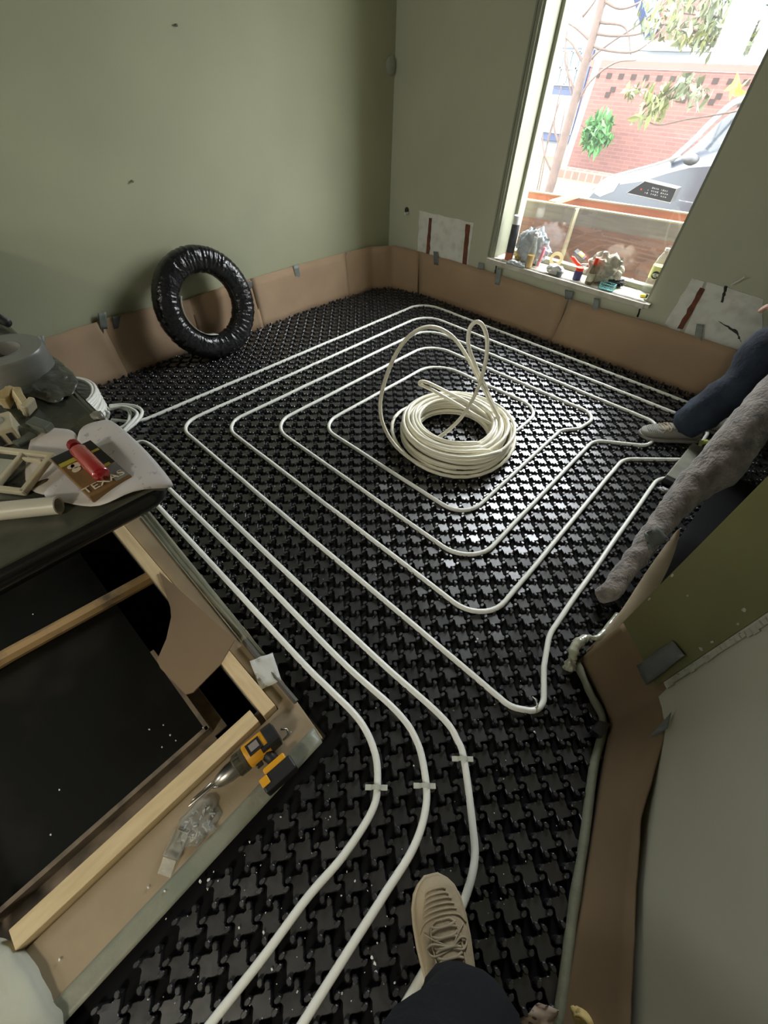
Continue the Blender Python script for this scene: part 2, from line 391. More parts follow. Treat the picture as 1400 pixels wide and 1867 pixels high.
for i in range(-64, 16):
    for j in range(-32, 71):
        if (i+j) % 2: continue
        x, y = (i+OX)*A, (j+OY)*A
        if not inside(x, y, bnd) or y > YW-.02 or x < XL+.02: continue
        if y < .17 and x < -.27: continue
        dz = rnd.uniform(-.0006, .0006); tx, ty = rnd.gauss(0, .030), rnd.gauss(0, .030)
        b.add([(x+vx, y+vy, max(-.001, vz+dz+vx*tx+vy*ty)) for vx, vy, vz in cell_v], cell_f)
me_mat = b.build('heating_mat', [M['mat'], M['mat_base']], auto=.22)
tag(me_mat, 'black studded plastic underfloor heating mat of star shapes covering the floor', 'floor mat')

# ------------------------------------------------------------------ heating pipes
ZPIPE, RP = .0190, .0092
def V2(x, y): return (x, y, ZPIPE)
lx = [-2.087, -1.925, -1.765, -1.597, -1.415]
fy = [2.762, 2.590, 2.415, 2.240, 2.068]
ry = [.572, .735, .907, 1.088]
bx = [.017, -.158, -.328, -.492]
spiral = [V2(-2.20, .36), V2(lx[0], .44), V2(lx[0], fy[0]), V2(.17, fy[0]), V2(.17, 2.06), V2(.075, 2.03), V2(bx[0], 1.93), V2(bx[0], .86), V2(.06, .745), V2(.125, .62), V2(.045, ry[0]-.005), V2(lx[1], ry[0]),
          V2(lx[1], fy[1]), V2(.09, fy[1]), V2(.09, 2.21), V2(bx[1], 1.97), V2(bx[1], ry[1]), V2(lx[2], ry[1]),
          V2(lx[2], fy[2]), V2(-.12, fy[2]), V2(-.10, 2.17), V2(bx[2], 2.01), V2(bx[2], ry[2]), V2(lx[3], ry[2]),
          V2(lx[3], fy[3]), V2(-.40, fy[3]), V2(-.43, 2.05), V2(bx[3], 1.965), V2(bx[3], ry[3]), V2(lx[4], ry[3]),
          V2(lx[4], fy[4]), V2(-.66, fy[4]), V2(-.655, 1.80), V2(-.70, 1.62)]
rad = [0, .1, .16, .1, .1, .1, .12, .2, .1, .07, .08, .11, .16, .1, .1, .12, .13, .11, .16, .09, .09, .1, .14, .13, .16, .10, .05, .08, .12, .11, .18, .13, .1, 0]
b = MB(); sp_pts = fillet(spiral, rad, 9)
dense = []
for i in range(len(sp_pts)-1):
    a, c = sp_pts[i], sp_pts[i+1]; n = max(1, int((c-a).length/.06))
    for k in range(n):
        p = a.lerp(c, k/n)
        dense.append(p+Vector((.0022*noise.noise(p*6), .0022*noise.noise(p*6+Vector((9, 0, 0))), .0012*noise.noise(p*9))))
dense.append(sp_pts[-1])
b.tube(dense, RP, 10)
sp = b.build('heating_pipe', M['pipe'], smooth=True, loc=(-.9, 1.4, 0))
tag(sp, 'long white heating pipe laid as a square spiral around the central coil', 'pipe')
P1 = [(277, 911), (393, 1036), (544, 1200), (600, 1256), (655, 1313), (683, 1371), (688, 1431), (677, 1481), (626, 1560), (560, 1637), (480, 1745), (386, 1864), (340, 1925)]
P2 = [(290, 872), (311, 893.6), (457, 1036), (617, 1200), (720, 1294), (759, 1350), (775, 1414), (776, 1474), (754, 1545), (700, 1632), (640, 1726), (553, 1864), (520, 1918)]
P3_ = [(225, 812), (246, 808), (268, 808), (307, 840), (410, 937), (514, 1036), (686, 1200), (801, 1303), (834, 1350), (846.5, 1388.6), (861, 1500), (865, 1570), (845, 1645), (815, 1700), (740, 1830), (700, 1900)]
for pts, lab in ((P1, 'white heating pipe running closest to the timber framed pit'), (P2, 'white heating pipe between the two other pipes that bend past the pit corner'), (P3_, 'white heating pipe that passes under the beige shoe')):
    path = smooth_path([at(x, y, ZPIPE) for x, y in pts], 8)
    b = MB(); b.tube(path, .0096, 12); o = b.build('heating_pipe', M['pipe'], smooth=True, loc=(path[0].x, path[0].y, 0)); tag(o, lab, 'pipe')
# saddle clips
clipm = mat('clip_plastic', (.62, .64, .55), .35, trans=.2)
for (px, py, lab) in ((686, 1436, 'small clear plastic pipe clip on the pipe nearest the pit'), (774, 1433, 'small clear plastic pipe clip on the middle pipe'), (843, 1384, 'small clear plastic pipe clip on the pipe leading to the shoe')):
    c = at(px, py, .02); e = empty('pipe_clip', (c.x, c.y, 0), math.atan2(_r.y, _r.x)+.02, lab, 'clip', 'pipe clips on the three front pipes')
    b = MB()
    for k in range(9):
        a = PI*k/8; b.box((.0125*math.cos(a), 0, ZPIPE+.0125*math.sin(a)), (.0055, .011, .003), (0, PI/2-a, 0))
    b.build('clip_arch', clipm, e)
    b = MB(); b.box((-.021, 0, .021), (.017, .013, .004)); b.box((.021, 0, .021), (.017, .013, .004)); b.build('clip_foot', clipm, e, bevel=.001)
c = at(977, 1287, .02); b = MB(); b.tube([c+Vector((0, .0, .01)), c+Vector((-.01, .01, .012)), c+Vector((-.022, .012, .008))], .0018, 6)
b.tube([c+Vector((.0, -.012, .0)), c+Vector((.004, -.004, .014)), c+Vector((.0, .006, .012)), c+Vector((.008, -.022, .006))], .0022, 6)
tag(b.build('cable_tie', clipm, smooth=True), 'clear plastic tie around the pipe bend by the wall corner', 'cable tie')

# ------------------------------------------------------------------ coil of pipe in the middle
cc = at(827, 786, .05); cx0, cy0 = cc.x, cc.y
b = MB(); rng = random.Random(11); path = []
turns = 36
rC = .226
nseg = 40
path = []
for k in range(turns):
    ph = rng.uniform(0, 6.28)
    layer = k % 6; ring = k//6
    r0 = rC-.035+ring*.0155+rng.uniform(-.004, .004); z0 = .030+layer*.0175+(.004 if ring % 2 else 0)+rng.uniform(-.002, .002)
    ex, ey = rng.uniform(-.008, .008), rng.uniform(-.008, .008)
    if ring == 5: ex += .018; r0 += .008; ey -= .01
    tilt = rng.uniform(-.025, .025)
    for s in range(nseg):
        t = 2*PI*s/nseg
        path.append(Vector((cx0+ex+(r0+.004*math.sin(2*t+ph))*math.cos(t), cy0+ey+(r0+.004*math.sin(3*t+ph))*math.sin(t), z0+tilt*math.cos(t+ph)*r0+.002)))
# smooth the hand-over between turns
sm = [path[0]]
for i in range(1, len(path)-1):
    sm.append((path[i-1]+path[i]*2+path[i+1])/4)
sm.append(path[-1])
for _ in range(3):
    sm = [sm[0]]+[(sm[i-1]+sm[i]*2+sm[i+1])/4 for i in range(1, len(sm)-1)]+[sm[-1]]
b.tube(sm, .0088, 8)
coil = empty('pipe_coil', (cx0, cy0, 0), 0, 'large loose coil of cream white pipe lying in the centre of the floor', 'pipe coil')
def child(b_, name, m_, par, **k):
    o = b_.build(name, m_, par, **k); o.matrix_parent_inverse = par.matrix_basis.inverted() if False else Matrix.Translation(-par.location); return o
child(b, 'coiled_pipe', M['coilpipe'], coil, smooth=True)
# big loose loops standing up from the coil (depth chosen above the coil)
def lp(px, py, f):   # point on the pixel ray, on a vertical sheet through the coil shifted by f metres
    d = _ray(px, py); fh = Vector((FWD.x, FWD.y, 0)).normalized(); D = Vector((cx0, cy0, 0)).dot(fh)+f
    t = D/(d.x*fh.x+d.y*fh.y); return Vector((d.x*t, d.y*t, CAMH+d.z*t))
big = [lp(760, 812, -.18), lp(800, 797, -.15), lp(835, 768, -.10), lp(858, 735, -.04), lp(874, 700, .0), lp(885, 660, .03), lp(888, 620, .05), lp(880, 594, .06), lp(868, 587, .06), lp(856, 600, .06), lp(854, 630, .05), lp(866, 665, .05), lp(885, 705, .06), lp(905, 750, .08), lp(934, 796, .05)]
big2 = [lp(930, 797, .0), lp(900, 745, .03), lp(872, 690, .06), lp(845, 640, .08), lp(820, 610, .08), lp(786, 596, .06), lp(752, 608, .02), lp(722, 645, -.03), lp(700, 700, -.08), lp(693, 745, -.12), lp(703, 785, -.17), lp(730, 822, -.22), lp(775, 850, -.26), lp(830, 862, -.27)]
for q in (big, big2):
    for p in q: p.z = max(p.z, .03)
    b = MB(); b.tube(smooth_path(q, 8), .0088, 10); child(b, 'loose_loop', M['coilpipe'], coil, smooth=True)
big3 = [lp(765, 700, .12), lp(790, 712, .10), lp(830, 735, .05), lp(880, 765, .0), lp(920, 785, -.03)]
big4 = [lp(765, 700, .12), lp(775, 696, .12), lp(810, 712, .12), lp(860, 738, .10), lp(900, 770, .05), lp(928, 805, .0)]
b = MB(); b.tube(smooth_path(big3[::-1]+big4[1:], 8), .0085, 10); child(b, 'loose_loop', M['coilpipe'], coil, smooth=True)
b = MB(); q = [Vector((cx0+.31*math.cos(t), cy0+.31*math.sin(t)-.01, .045+.02*math.sin(2*t))) for t in [x*.2-2.9 for x in range(34)]]
b.tube(q, .0085, 8); child(b, 'loose_loop', M['coilpipe'], coil, smooth=True)

# second coil against the left wall, behind the worktop
c2 = Vector((-2.335, .20, 0)); coil2 = empty('pipe_coil', c2, 0, 'smaller coil of white pipe by the left wall, half hidden behind the stone worktop', 'pipe coil')
b = MB(); path = []
for k in range(18):
    r0 = .178+(k % 2)*.014; z0 = .03+(k//2)*.0165; ph = rng.uniform(0, 6)
    for s in range(32):
        t = 2*PI*s/32; path.append(c2+Vector(((r0)*math.cos(t), r0*math.sin(t), z0+.006*math.cos(t+ph))))
for _ in range(3): path = [path[0]]+[(path[i-1]+path[i]*2+path[i+1])/4 for i in range(1, len(path)-1)]+[path[-1]]
b.tube(path, .0088, 8); child(b, 'coiled_pipe', M['pipe'], coil2, smooth=True)
for i, q in enumerate(([(200, 740, .05), (225, 738, .05), (250, 742, .05), (259, 752, .045), (250, 768, .035), (232, 783, .03), (215, 795, .03), (195, 800, .04)], [(200, 742, .06), (220, 742, .06), (236, 752, .05), (232, 772, .045), (215, 782, .04), (195, 785, .05)], [(200, 745, .07), (228, 742, .07), (250, 754, .06), (235, 775, .05), (218, 793, .04), (205, 805, .04)])):
    b = MB(); b.tube(smooth_path([at(*p) for p in q], 7), .0085, 8); child(b, 'loose_loop', M['pipe'], coil2, smooth=True)

# ------------------------------------------------------------------ film wrapped ring leaning on the left wall
rc = Vector((-2.475, 1.160, .302)); lean = math.radians(13)
ring = empty('wrapped_pipe_coil', (rc.x+.05, rc.y, .015), 0, 'tyre-shaped coil wrapped in shiny black film leaning on the green wall', 'wrapped coil')
Rm = Matrix.Translation(rc) @ Matrix.Rotation(-lean, 4, 'Y') @ Matrix.Rotation(PI/2, 4, 'Y')
vs, fs = [], []; NU, NV = 260, 28; R0, ra, rb = .2330, .0665, .056
for i in range(NU):
    u = 2*PI*i/NU
    for j in range(NV):
        v = 2*PI*j/NV
        wr = .0034*noise.noise(Vector((math.cos(u)*22, math.sin(u)*22, math.cos(v)*.9+4)))*(.4+1.2*abs(math.sin(u*1.5+.5)))+.0012*noise.noise(Vector((math.cos(u)*40, math.sin(u)*40, math.sin(v))))
        cv, sv = math.cos(v), math.sin(v)
        e = .75; cr = math.copysign(abs(cv)**e, cv)*(ra+wr); cz = math.copysign(abs(sv)**e, sv)*(rb+wr)
        vs.append(((R0+cr)*math.cos(u), (R0+cr)*math.sin(u), cz))
for i in range(NU):
    for j in range(NV):
        fs.append((i*NV+j, ((i+1) % NU)*NV+j, ((i+1) % NU)*NV+(j+1) % NV, i*NV+(j+1) % NV))
b = MB(); b.add(vs, fs, Rm); child(b, 'film_wrap', M['film'], ring, smooth=True)
b = MB()      # strip of white pipe showing inside the hole
NUi = 30
pr = []
for k in range(NUi):
    u = 2.2+k/NUi*2.0 if False else -2.1+k/NUi*2.1
    pr.append((u,))
vs = []; fs = []
for k, (u,) in enumerate(pr):
    for z in (-.040, .040):
        rr = R0-ra-.0065
        vs.append((rr*math.cos(u), rr*math.sin(u), z))
for k in range(NUi-1): fs.append((2*k, 2*k+1, 2*k+3, 2*k+2))
b.add(vs, fs, Rm); o = child(b, 'exposed_pipe', M['white_in'], ring, smooth=True)
md = o.modifiers.new('th', 'SOLIDIFY'); md.thickness = .002; o['label'] = 'white inner pipe showing'

# ------------------------------------------------------------------ cardboard skirting
def ribbon(name, bot, top, m_, label, n=10, nz=6, th=.004, seed=0, wav=.006, cat='cardboard', close_r=False):
    B_ = []; T_ = []
    for i in range(len(bot)-1):
        for k in range(n):
            t = k/n; B_.append(Vector(bot[i]).lerp(Vector(bot[i+1]), t)); T_.append(Vector(top[i]).lerp(Vector(top[i+1]), t))
    B_.append(Vector(bot[-1])); T_.append(Vector(top[-1]))
    vs = []; fs = []; m = len(B_)
    for i in range(m):
        tang = (B_[min(i+1, m-1)]-B_[max(i-1, 0)]).normalized(); nn = Vector((-tang.y, tang.x, 0))
        if nn.dot(Vector((-.9, 1.2, 0))-B_[i]) < 0 and name == 'cardboard_skirting': nn = -nn
        for k in range(nz+1):
            t = k/nz; p = B_[i].lerp(T_[i], t)
            p = p+nn*wav*(.6+noise.noise(Vector((i*.33, t*1.5, seed))))
            if k == nz: p.z += .004*noise.noise(Vector((i*.5, seed, 2)))
            vs.append(p)
    for i in range(m-1):
        for k in range(nz): a = i*(nz+1)+k; fs.append((a, a+nz+1, a+nz+2, a+1))
    b = MB(); b.add(vs, fs); o = b.build(name, m_, smooth=True, loc=(B_[0].x, B_[0].y, 0))
    s = o.modifiers.new('th', 'SOLIDIFY'); s.thickness = th; s.offset = 0
    tag(o, label, cat, 'cardboard strips along the wall bases'); return o
XW = XL+.012
def lwseg(y0, y1, z0t, z1t, lab, seed, lean0=.035, m_=None):
    ribbon('cardboard_skirting', [(XW+lean0, y0, .0), (XW+lean0*.7, (y0+y1)/2, .0), (XW+lean0, y1, 0)], [(XW, y0, z0t), (XW, (y0+y1)/2, (z0t+z1t)/2+.004), (XW, y1, z1t)], m_ or M['cardboard'], lab, seed=seed)
lwseg(-.2, .62, .285, .318, 'cardboard strip on the left wall between worktop and first tape pair', 1)
lwseg(.60, 1.13, .322, .300, 'cardboard strip behind the left side of the black ring', 2, .03)
lwseg(1.12, 1.58, .305, .315, 'cardboard strip showing through the hole of the black ring', 3, .04, M['cardboard2'])
lwseg(1.57, 2.42, .318, .318, 'cardboard strip on the left wall right of the black ring', 4)
ribbon('cardboard_skirting', [(XW+.035, 2.42, 0), (XW+.05, 2.68, 0), (-2.49, 2.83, 0), (-2.25, YW-.045, 0)], [(XW, 2.42, .318), (XW+.03, 2.68, .318), (-2.52, 2.86, .312), (-2.3, YW-.014, .303)], M['cardboard2'], 'cardboard bent round the far room corner', seed=5)
YC = YW-.012
ribbon('cardboard_skirting', [(-2.26, YC-.02, 0), (-1.7, YC-.015, 0), (-1.02, YC-.02, 0)], [(-2.3, YC, .303), (-1.7, YC, .315), (-1.02, YC, .30)], M['cardboard2'], 'long cardboard strip under the left half of the window', seed=6)
ribbon('cardboard_skirting', [(-1.03, YC-.03, 0), (-.5, YC-.02, 0), (.6, YC-.02, 0)], [(-1.0, YC-.01, .30), (-.5, YC-.01, .31), (.6, YC-.01, .30)], M['cardboard2'], 'long cardboard strip under the right half of the window towards the worker', seed=7)
# strip wrapped around the wall stub
F1 = at(1056, 1203, .01); N1 = at(1110, 1312, .02); Q1 = at(1082, 1500, .02); Q2 = at(1058, 1640, .02); Q3 = at(1022, 1840, .02); Q4 = Q3+(Q3-Q2)*1.0
for q in (F1, N1, Q1, Q2, Q3, Q4): q.z = .004
def up_(p, c, z): v = Vector(c); v.z = z; return v
Ft = at(1146, 1128, .275); Nt = at(1221, 1262, .285)
Qt1 = at(1168, 1490, .22); Qt2 = at(1158, 1640, .20); Qt3 = at(1150, 1845, .20); Qt4 = Qt3+(Q4-Q3)
Nm = N1.lerp(Q1, .3); Nmt = at(1213, 1335, .275)
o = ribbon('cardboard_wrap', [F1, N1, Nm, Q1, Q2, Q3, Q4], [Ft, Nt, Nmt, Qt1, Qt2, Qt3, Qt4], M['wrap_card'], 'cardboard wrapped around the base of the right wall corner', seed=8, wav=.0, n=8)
# pale folded foam strip at the foot of the stub
def strip(name, m_, label, path, wid, th, cat, grp=None, seed=0):
    b = MB(); pp = smooth_path(path, 6)
    for i in range(len(pp)-1):
        pass
    b.tube(pp, [wid*(1+.25*noise.noise(Vector((i*.4, seed, 0)))) for i in range(len(pp))], 10, sx=th)
    return tag(b.build(name, m_, smooth=True, loc=(pp[0].x, pp[0].y, 0)), label, cat, grp)
edge_foam = mat('grey_green_edge_foam', (.22, .23, .16), .6, (.15, .15, .10), 12, .7, bump=.2)
strip('edge_foam', edge_foam, 'grey green edging foam squeezed between mat and wrapped wall corner', [at(1052, 1210, .02), at(1075, 1262, .025), at(1100, 1318, .02), at(1082, 1400, .02), at(1065, 1530, .02), at(1045, 1660, .02), at(1022, 1840, .02), at(1010, 1930, .02)], .014, .8, 'edging foam')
filmc = mat('clear_film', (.62, .62, .48), .22, (.42, .42, .30), 18, .8, bump=.6, bscale=30, trans=.25)
b = MB(); pth = [at(1043, 1205, .03), at(1048, 1180, .05), at(1068, 1163, .055), at(1092, 1160, .05), at(1125, 1120, .06)]
pp = smooth_path(pth, 8); b.tube(pp, [.010+.014*abs(noise.noise(Vector((i*.3, 0, 0))))+.010*math.sin(PI*min(1, i/18)) for i in range(len(pp))], 12, sx=.7)
b.blob(at(1040, 1212, .025), (.018, .022, .02), 3, .5, 3, 2.5)
tag(b.build('plastic_film', filmc, smooth=True), 'crumpled clear plastic film bunched at the foot of the wrapped corner', 'plastic film')
# pale cardboard flap running from the corner along the threshold
FL = [(1062, 1190), (1090, 1165), (1130, 1118), (1165, 1060), (1200, 1010), (1236, 962)]
FR = [(1078, 1205), (1122, 1176), (1164, 1128), (1204, 1072), (1230, 1018), (1243, 965)]
FLz = [.02, .05, .09, .12, .16, .19]
vs = []; fs = []
for (a, c, z) in zip(FL, FR, FLz): vs += [at(*a, z), (at(*a, z)+at(*c, z-.01))/2+Vector((0, 0, .008)), at(*c, z-.02)]
for i in range(len(FL)-1):
    for k in range(2): fs.append((3*i+k, 3*i+k+1, 3*i+k+4, 3*i+k+3))
b = MB(); b.add(vs, fs); o = b.build('cardboard_flap', M['cardboard_edge'], smooth=True); s = o.modifiers.new('th', 'SOLIDIFY'); s.thickness = .005
s = o.modifiers.new('sub', 'SUBSURF'); s.levels = 2; s.render_levels = 2
tag(o, 'pale torn cardboard flap between the grey felt roll and the olive wall', 'cardboard')
# flat black slab standing in for the shade in the opening
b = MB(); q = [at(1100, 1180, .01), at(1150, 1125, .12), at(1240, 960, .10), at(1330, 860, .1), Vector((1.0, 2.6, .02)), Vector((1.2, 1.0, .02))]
bs = mat('opening_shade_black', (.008, .008, .008), .45, bump=.4, bscale=10)
b = MB(); b.prism([(.19, .97), (1.7, 1.15), (1.9, 2.2), (.24, 2.2), (.20, 1.5)], .024, .034); tag(b.build('opening_shade', bs), 'shade on the hall floor beyond the felt roll, drawn as a black slab', 'shade')
# grey felt roll
felt = mat('grey_felt', (.30, .26, .225), .95, (.10, .085, .075), 26, .85, bump=1.0, bscale=90, sheen=.4)
RP_ = [((1098, 1094), .05, .050), ((1135, 1050), .085, .050), ((1175, 995), .13, .050), ((1212, 945), .17, .052), ((1262, 890), .23, .068), ((1310, 850), .30, .080), ((1360, 785), .40, .078), ((1420, 715), .50, .074), ((1500, 640), .62, .072)]
pts = [at(*p, z) for p, z, r in RP_]; pp = smooth_path(pts, 8); rr = []
for i in range(len(RP_)-1):
    for k in range(8): rr.append(RP_[i][2]*(1-k/8)+RP_[i+1][2]*k/8)
rr.append(RP_[-1][2]); rr[0] *= .55; rr[1] *= .85; rr = [r_*(.80+.42*min(1, i/40))*(1+.10*noise.noise(Vector((i*.25, 5, 0)))) for i, r_ in enumerate(rr)]
b = MB(); b.tube(pp, rr, 20, sx=.8); b.v = [tuple(Vector(v)+Vector([.011*noise.noise(Vector(v)*24+Vector((k*9, 0, 0))) for k in range(3)])) for v in b.v]
roll = b.build('felt_roll', felt, smooth=True, loc=(pp[0].x, pp[0].y, 0)); tag(roll, 'thick grey felt roll propped across the right doorway', 'felt roll')
b = MB(); tp = [at(1172, 985, .17), at(1182, 975, .185), at(1200, 972, .19), at(1212, 985, .17)]
def quad_sheet(corners, nx=6, ny=4, bumpamp=.003, seed=0, th=.0012):
    b = MB(); c = [Vector(q) for q in corners]; n_ = (c[1]-c[0]).cross(c[3]-c[0]).normalized(); vs = []; fs = []
    if n_.z < 0: n_ = -n_
    for j in range(ny+1):
        for i in range(nx+1):
            u, v = i/nx, j/ny; p = c[0].lerp(c[1], u).lerp(c[3].lerp(c[2], u), v)+n_*bumpamp*noise.noise(Vector((u*3, v*3, seed)))
            vs.append(p)
    for j in range(ny):
        for i in range(nx): a = j*(nx+1)+i; fs.append((a, a+1, a+nx+2, a+nx+1))
    m = len(vs); vs2 = [p-n_*th for p in vs]; b.add(vs+vs2, fs+[[q+m for q in f][::-1] for f in fs]
        + [(i, i+m, i+1+m, i+1) for i in range(nx)]+[(ny*(nx+1)+i+1, ny*(nx+1)+i+1+m, ny*(nx+1)+i+m, ny*(nx+1)+i) for i in range(nx)]
        + [((j+1)*(nx+1), (j+1)*(nx+1)+m, j*(nx+1)+m, j*(nx+1)) for j in range(ny)]+[(j*(nx+1)+nx, j*(nx+1)+nx+m, (j+1)*(nx+1)+nx+m, (j+1)*(nx+1)+nx) for j in range(ny)])
    return b
o = quad_sheet([at(1174, 972, .235), at(1198, 960, .235), at(1222, 985, .20), at(1182, 1003, .20)], seed=4, bumpamp=.01).build('tape_piece', M['tape'], smooth=True); tag(o, 'torn grey tape around the narrow part of the felt roll', 'tape')

# ------------------------------------------------------------------ duct tape pieces
def tape_on(corners, lab, m_=None, off=Vector((0, 0, 0)), seed=0):
    o = quad_sheet([c+off for c in corners], seed=seed, bumpamp=.004).build('tape_piece', m_ or M['tape'], smooth=True)
    return tag(o, lab, 'tape', 'grey tape pieces holding the cardboard')
def tape_left(px, lab, m_=None, seed=0):
    c = [atx(x, y, XL+.022) for x, y in px]
    tape_on(c, lab, m_, seed=seed)
def tape_win(px, lab, m_=None, seed=0):
    c = [aty(x, y, YC-.014) for x, y in px]
    tape_on(c, lab, m_, seed=seed)
tape_left([(178, 571), (193, 569), (196, 600), (183, 600)], 'left tape of the pair on the left wall beside the black ring', M['tape_green'], 1)
tape_left([(204, 577), (220, 575), (216, 598), (208, 600)], 'right, smaller tape of the pair on the left wall beside the black ring', M['tape'], 2)
tape_left([(534, 484), (544, 481), (550, 520), (541, 517)], 'narrow tape on the left wall between the black ring and the corner', M['tape_green'], 3)
tape_left([(630, 461), (642, 457), (645, 476), (633, 481)], 'tape on the left wall close to the far corner', M['tape_green'], 4)
tape_left([(448, 516), (459, 512), (460, 524), (452, 528)], 'tape half hidden by the top right of the black ring', M['tape'], 5)
tape_left([(55, 614), (80, 612), (88, 662), (66, 655)], 'wide tape on the left wall just above the worktop tape roll', M['tape_green'], 6)
tape_win([(790, 458), (798, 459), (799, 484), (791, 482)], 'dark narrow tape under the left bare plaster patch', M['tape'], 7)
tape_win([(873, 478), (882, 480), (880, 492), (871, 490)], 'tape stub just left of the window sill end', M['tape_green'], 8)
tape_win([(905, 488), (915, 490), (910, 520), (902, 518)], 'tape strip under the left end of the window sill', M['tape_green'], 9)
tape_win([(1030, 528), (1046, 531), (1043, 546), (1030, 545)], 'folded tape under the middle of the window sill', M['tape'], 10)
tape_win([(1083, 543), (1092, 545), (1090, 578), (1078, 575)], 'long pale tape strip under the right part of the window', M['tape_green'], 11)
tape_win([(1270, 590), (1283, 592), (1277, 640), (1262, 638)], 'pale tape strip over the right bare plaster patch', M['tape_green'], 12)
def on_olive(px, py, off=.012):
    d = _ray(px, py); t = (F0.x*nrm.x+F0.y*nrm.y+off)/(d.x*nrm.x+d.y*nrm.y); return Vector((0, 0, CAMH))+d*t
tape_on([on_olive(1161, 1214), on_olive(1226, 1168), on_olive(1249, 1195), on_olive(1178, 1249)], 'broad dark tape holding cardboard to the olive wall face', M['tape'], seed=13)
tp = [at(1182, 1343, .235), at(1222, 1298, .28), at(1220, 1323, .27), at(1198, 1340, .24)]
n2 = (P3-N0).normalized(); n2 = Vector((n2.y, -n2.x, 0))
if n2.dot(-N0) < 0: n2 = -n2
def on_grey(px, py, off=.004):
    d = _ray(px, py); t = (N0.x*n2.x+N0.y*n2.y+off)/(d.x*n2.x+d.y*n2.y); return Vector((0, 0, CAMH))+d*t
tape_on([at(1183, 1344, .272), on_grey(1224, 1298, .012), on_grey(1217, 1327, .012), at(1198, 1341, .283)], 'dark diamond tape below the grey wall corner', M['tape'], seed=14)

# ------------------------------------------------------------------ pit, timber frame and ledge
b = MB()
b.box(((PX0+PX1)/2, (PY0+PY1)/2, -.50), (PX1-PX0, PY1-PY0, .02))
b.box((PX0-.01, (PY0+PY1)/2, -.27), (.02, PY1-PY0, .46)); b.box((PX1+.01, (PY0+PY1)/2, -.27), (.02, PY1-PY0, .46))
b.box(((PX0+PX1)/2, PY1+.01, -.27), (PX1-PX0, .02, .46)); b.box(((PX0+PX1)/2, PY0-.01, -.27), (PX1-PX0, .02, .46))
o = b.build('floor', M['pit']); struct(o)
frame = empty('timber_frame', (-.48, .06, .0), 0, 'pale new timber frame around the dark floor opening', 'timber frame')
b = MB(); b.box((-.98, .067, .024), (1.05, .040, .056)); child(b, 'long_beam', M['pine'], frame, bevel=.002)
b = MB(); b.box((-.477, -.27, .022), (.044, .600, .052)); child(b, 'front_beam', M['pine_y'], frame, bevel=.002)
jo = empty('support_batten', (-1.19, -.4, -.03), 0, 'dark stained wooden batten crossing the floor opening', 'batten')
b = MB(); b.tube([Vector((-1.175, .085, -.015)), Vector((-1.20, -.15, -.02)), Vector((-1.225, -.4, -.022)), Vector((-1.238, -.645, -.024))], .026, 8, sx=.9); child(b, 'batten_bar', M['old_pine'], jo, smooth=False)
# screed ledge outside the frame
b = MB(); b.prism([(-.452, .045), (-.452, -1.0), (-.300, -1.0), (-.300, .128), (-.72, .168), (-1.50, .16), (-1.50, .090), (-.452, .090)][::-1], -.004, .020)
lg = b.build('screed_ledge', M['screed'], bevel=.003); tag(lg, 'dusty beige ledge outside the timber frame', 'ledge')
o = quad_sheet([(-.340, .128, .0225), (-.292, .120, .0215), (-.286, -.75, .021), (-.330, -.75, .0225)], 4, 30, .004, 3).build('film_strip', M['greenfilm'], smooth=True)
tag(o, 'dusty green film strip along the front edge of the ledge', 'film strip')
o = quad_sheet([(-1.45, .155, .024), (-1.45, .195, .028), (-.60, .160, .028), (-.60, .128, .022)], 30, 3, .010, 8).build('film_strip', M['greenfilm'], smooth=True)
tag(o, 'crumpled dusty film strip behind the long timber beam', 'film strip')
# L-shaped inner rim lower in the pit
rimm = mat('dusty_rim', (.24, .18, .12), .7, (.06, .05, .035), 14, .8)
b = MB(); b.box((-.575, -.36, -.045), (.012, .56, .05)); b.box((-.74, -.082, -.045), (.34, .012, .05)); b.box((-.545, -.36, -.065), (.05, .56, .008)); b.box((-.72, -.06, -.065), (.33, .04, .008))
rim = b.build('inner_rim', rimm); tag(rim, 'thin dusty metal rim inside the floor opening', 'rim')
glassm = mat('dusty_black_plate', (.007, .007, .0055), .6, (.04, .034, .022), 3, .6, spec=.15, lo=.5, hi=.75)
b = MB(); b.box((-1.06, -.37, -.072), (.96, .56, .010)); tag(b.build('black_plate', glassm), 'dusty black plate lying inside the rim in the floor opening', 'plate')
# cardboard piece over the frame
pc = [at(290, 1042, .059), at(428, 1166, .060), at(400, 1213, .058), at(352, 1262, .050), at(338, 1266, .048), at(292, 1218, .046), at(286, 1204, .046), at(303, 1165, .050), at(312, 1125, .054), at(308, 1080, .058)]
b = MB(); n = len(pc); cen = sum(pc, Vector())/n
vs = [p for p in pc]+[p-Vector((0, 0, .005)) for p in pc]
b.add(vs+[cen, cen-Vector((0, 0, .005))], [(i, (i+1) % n, 2*n) for i in range(n)]+[(n+(i+1) % n, n+i, 2*n+1) for i in range(n)]+[(i, i+n, (i+1) % n+n, (i+1) % n) for i in range(n)])
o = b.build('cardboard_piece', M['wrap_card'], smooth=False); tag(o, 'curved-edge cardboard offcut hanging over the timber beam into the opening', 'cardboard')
# paper tissue
o = quad_sheet([at(455, 1205, .045), at(497, 1190, .05), at(513, 1240, .035), at(475, 1258, .03)], 6, 6, .010, 4).build('paper_scrap', mat('white_paper', (.62, .63, .60), .7), smooth=True)
tag(o, 'small square of crumpled white paper on the ledge behind the frame', 'paper')
b = MB(); a_, c_ = at(445, 1168, .032), at(540, 1280, .032); b.tube([a_, c_], .008, 4)
tag(b.build('metal_strip', mat('dark_metal_strip', (.08, .075, .065), .4, metal=.6)), 'dark metal strip sticking out from under the white paper', 'metal strip')

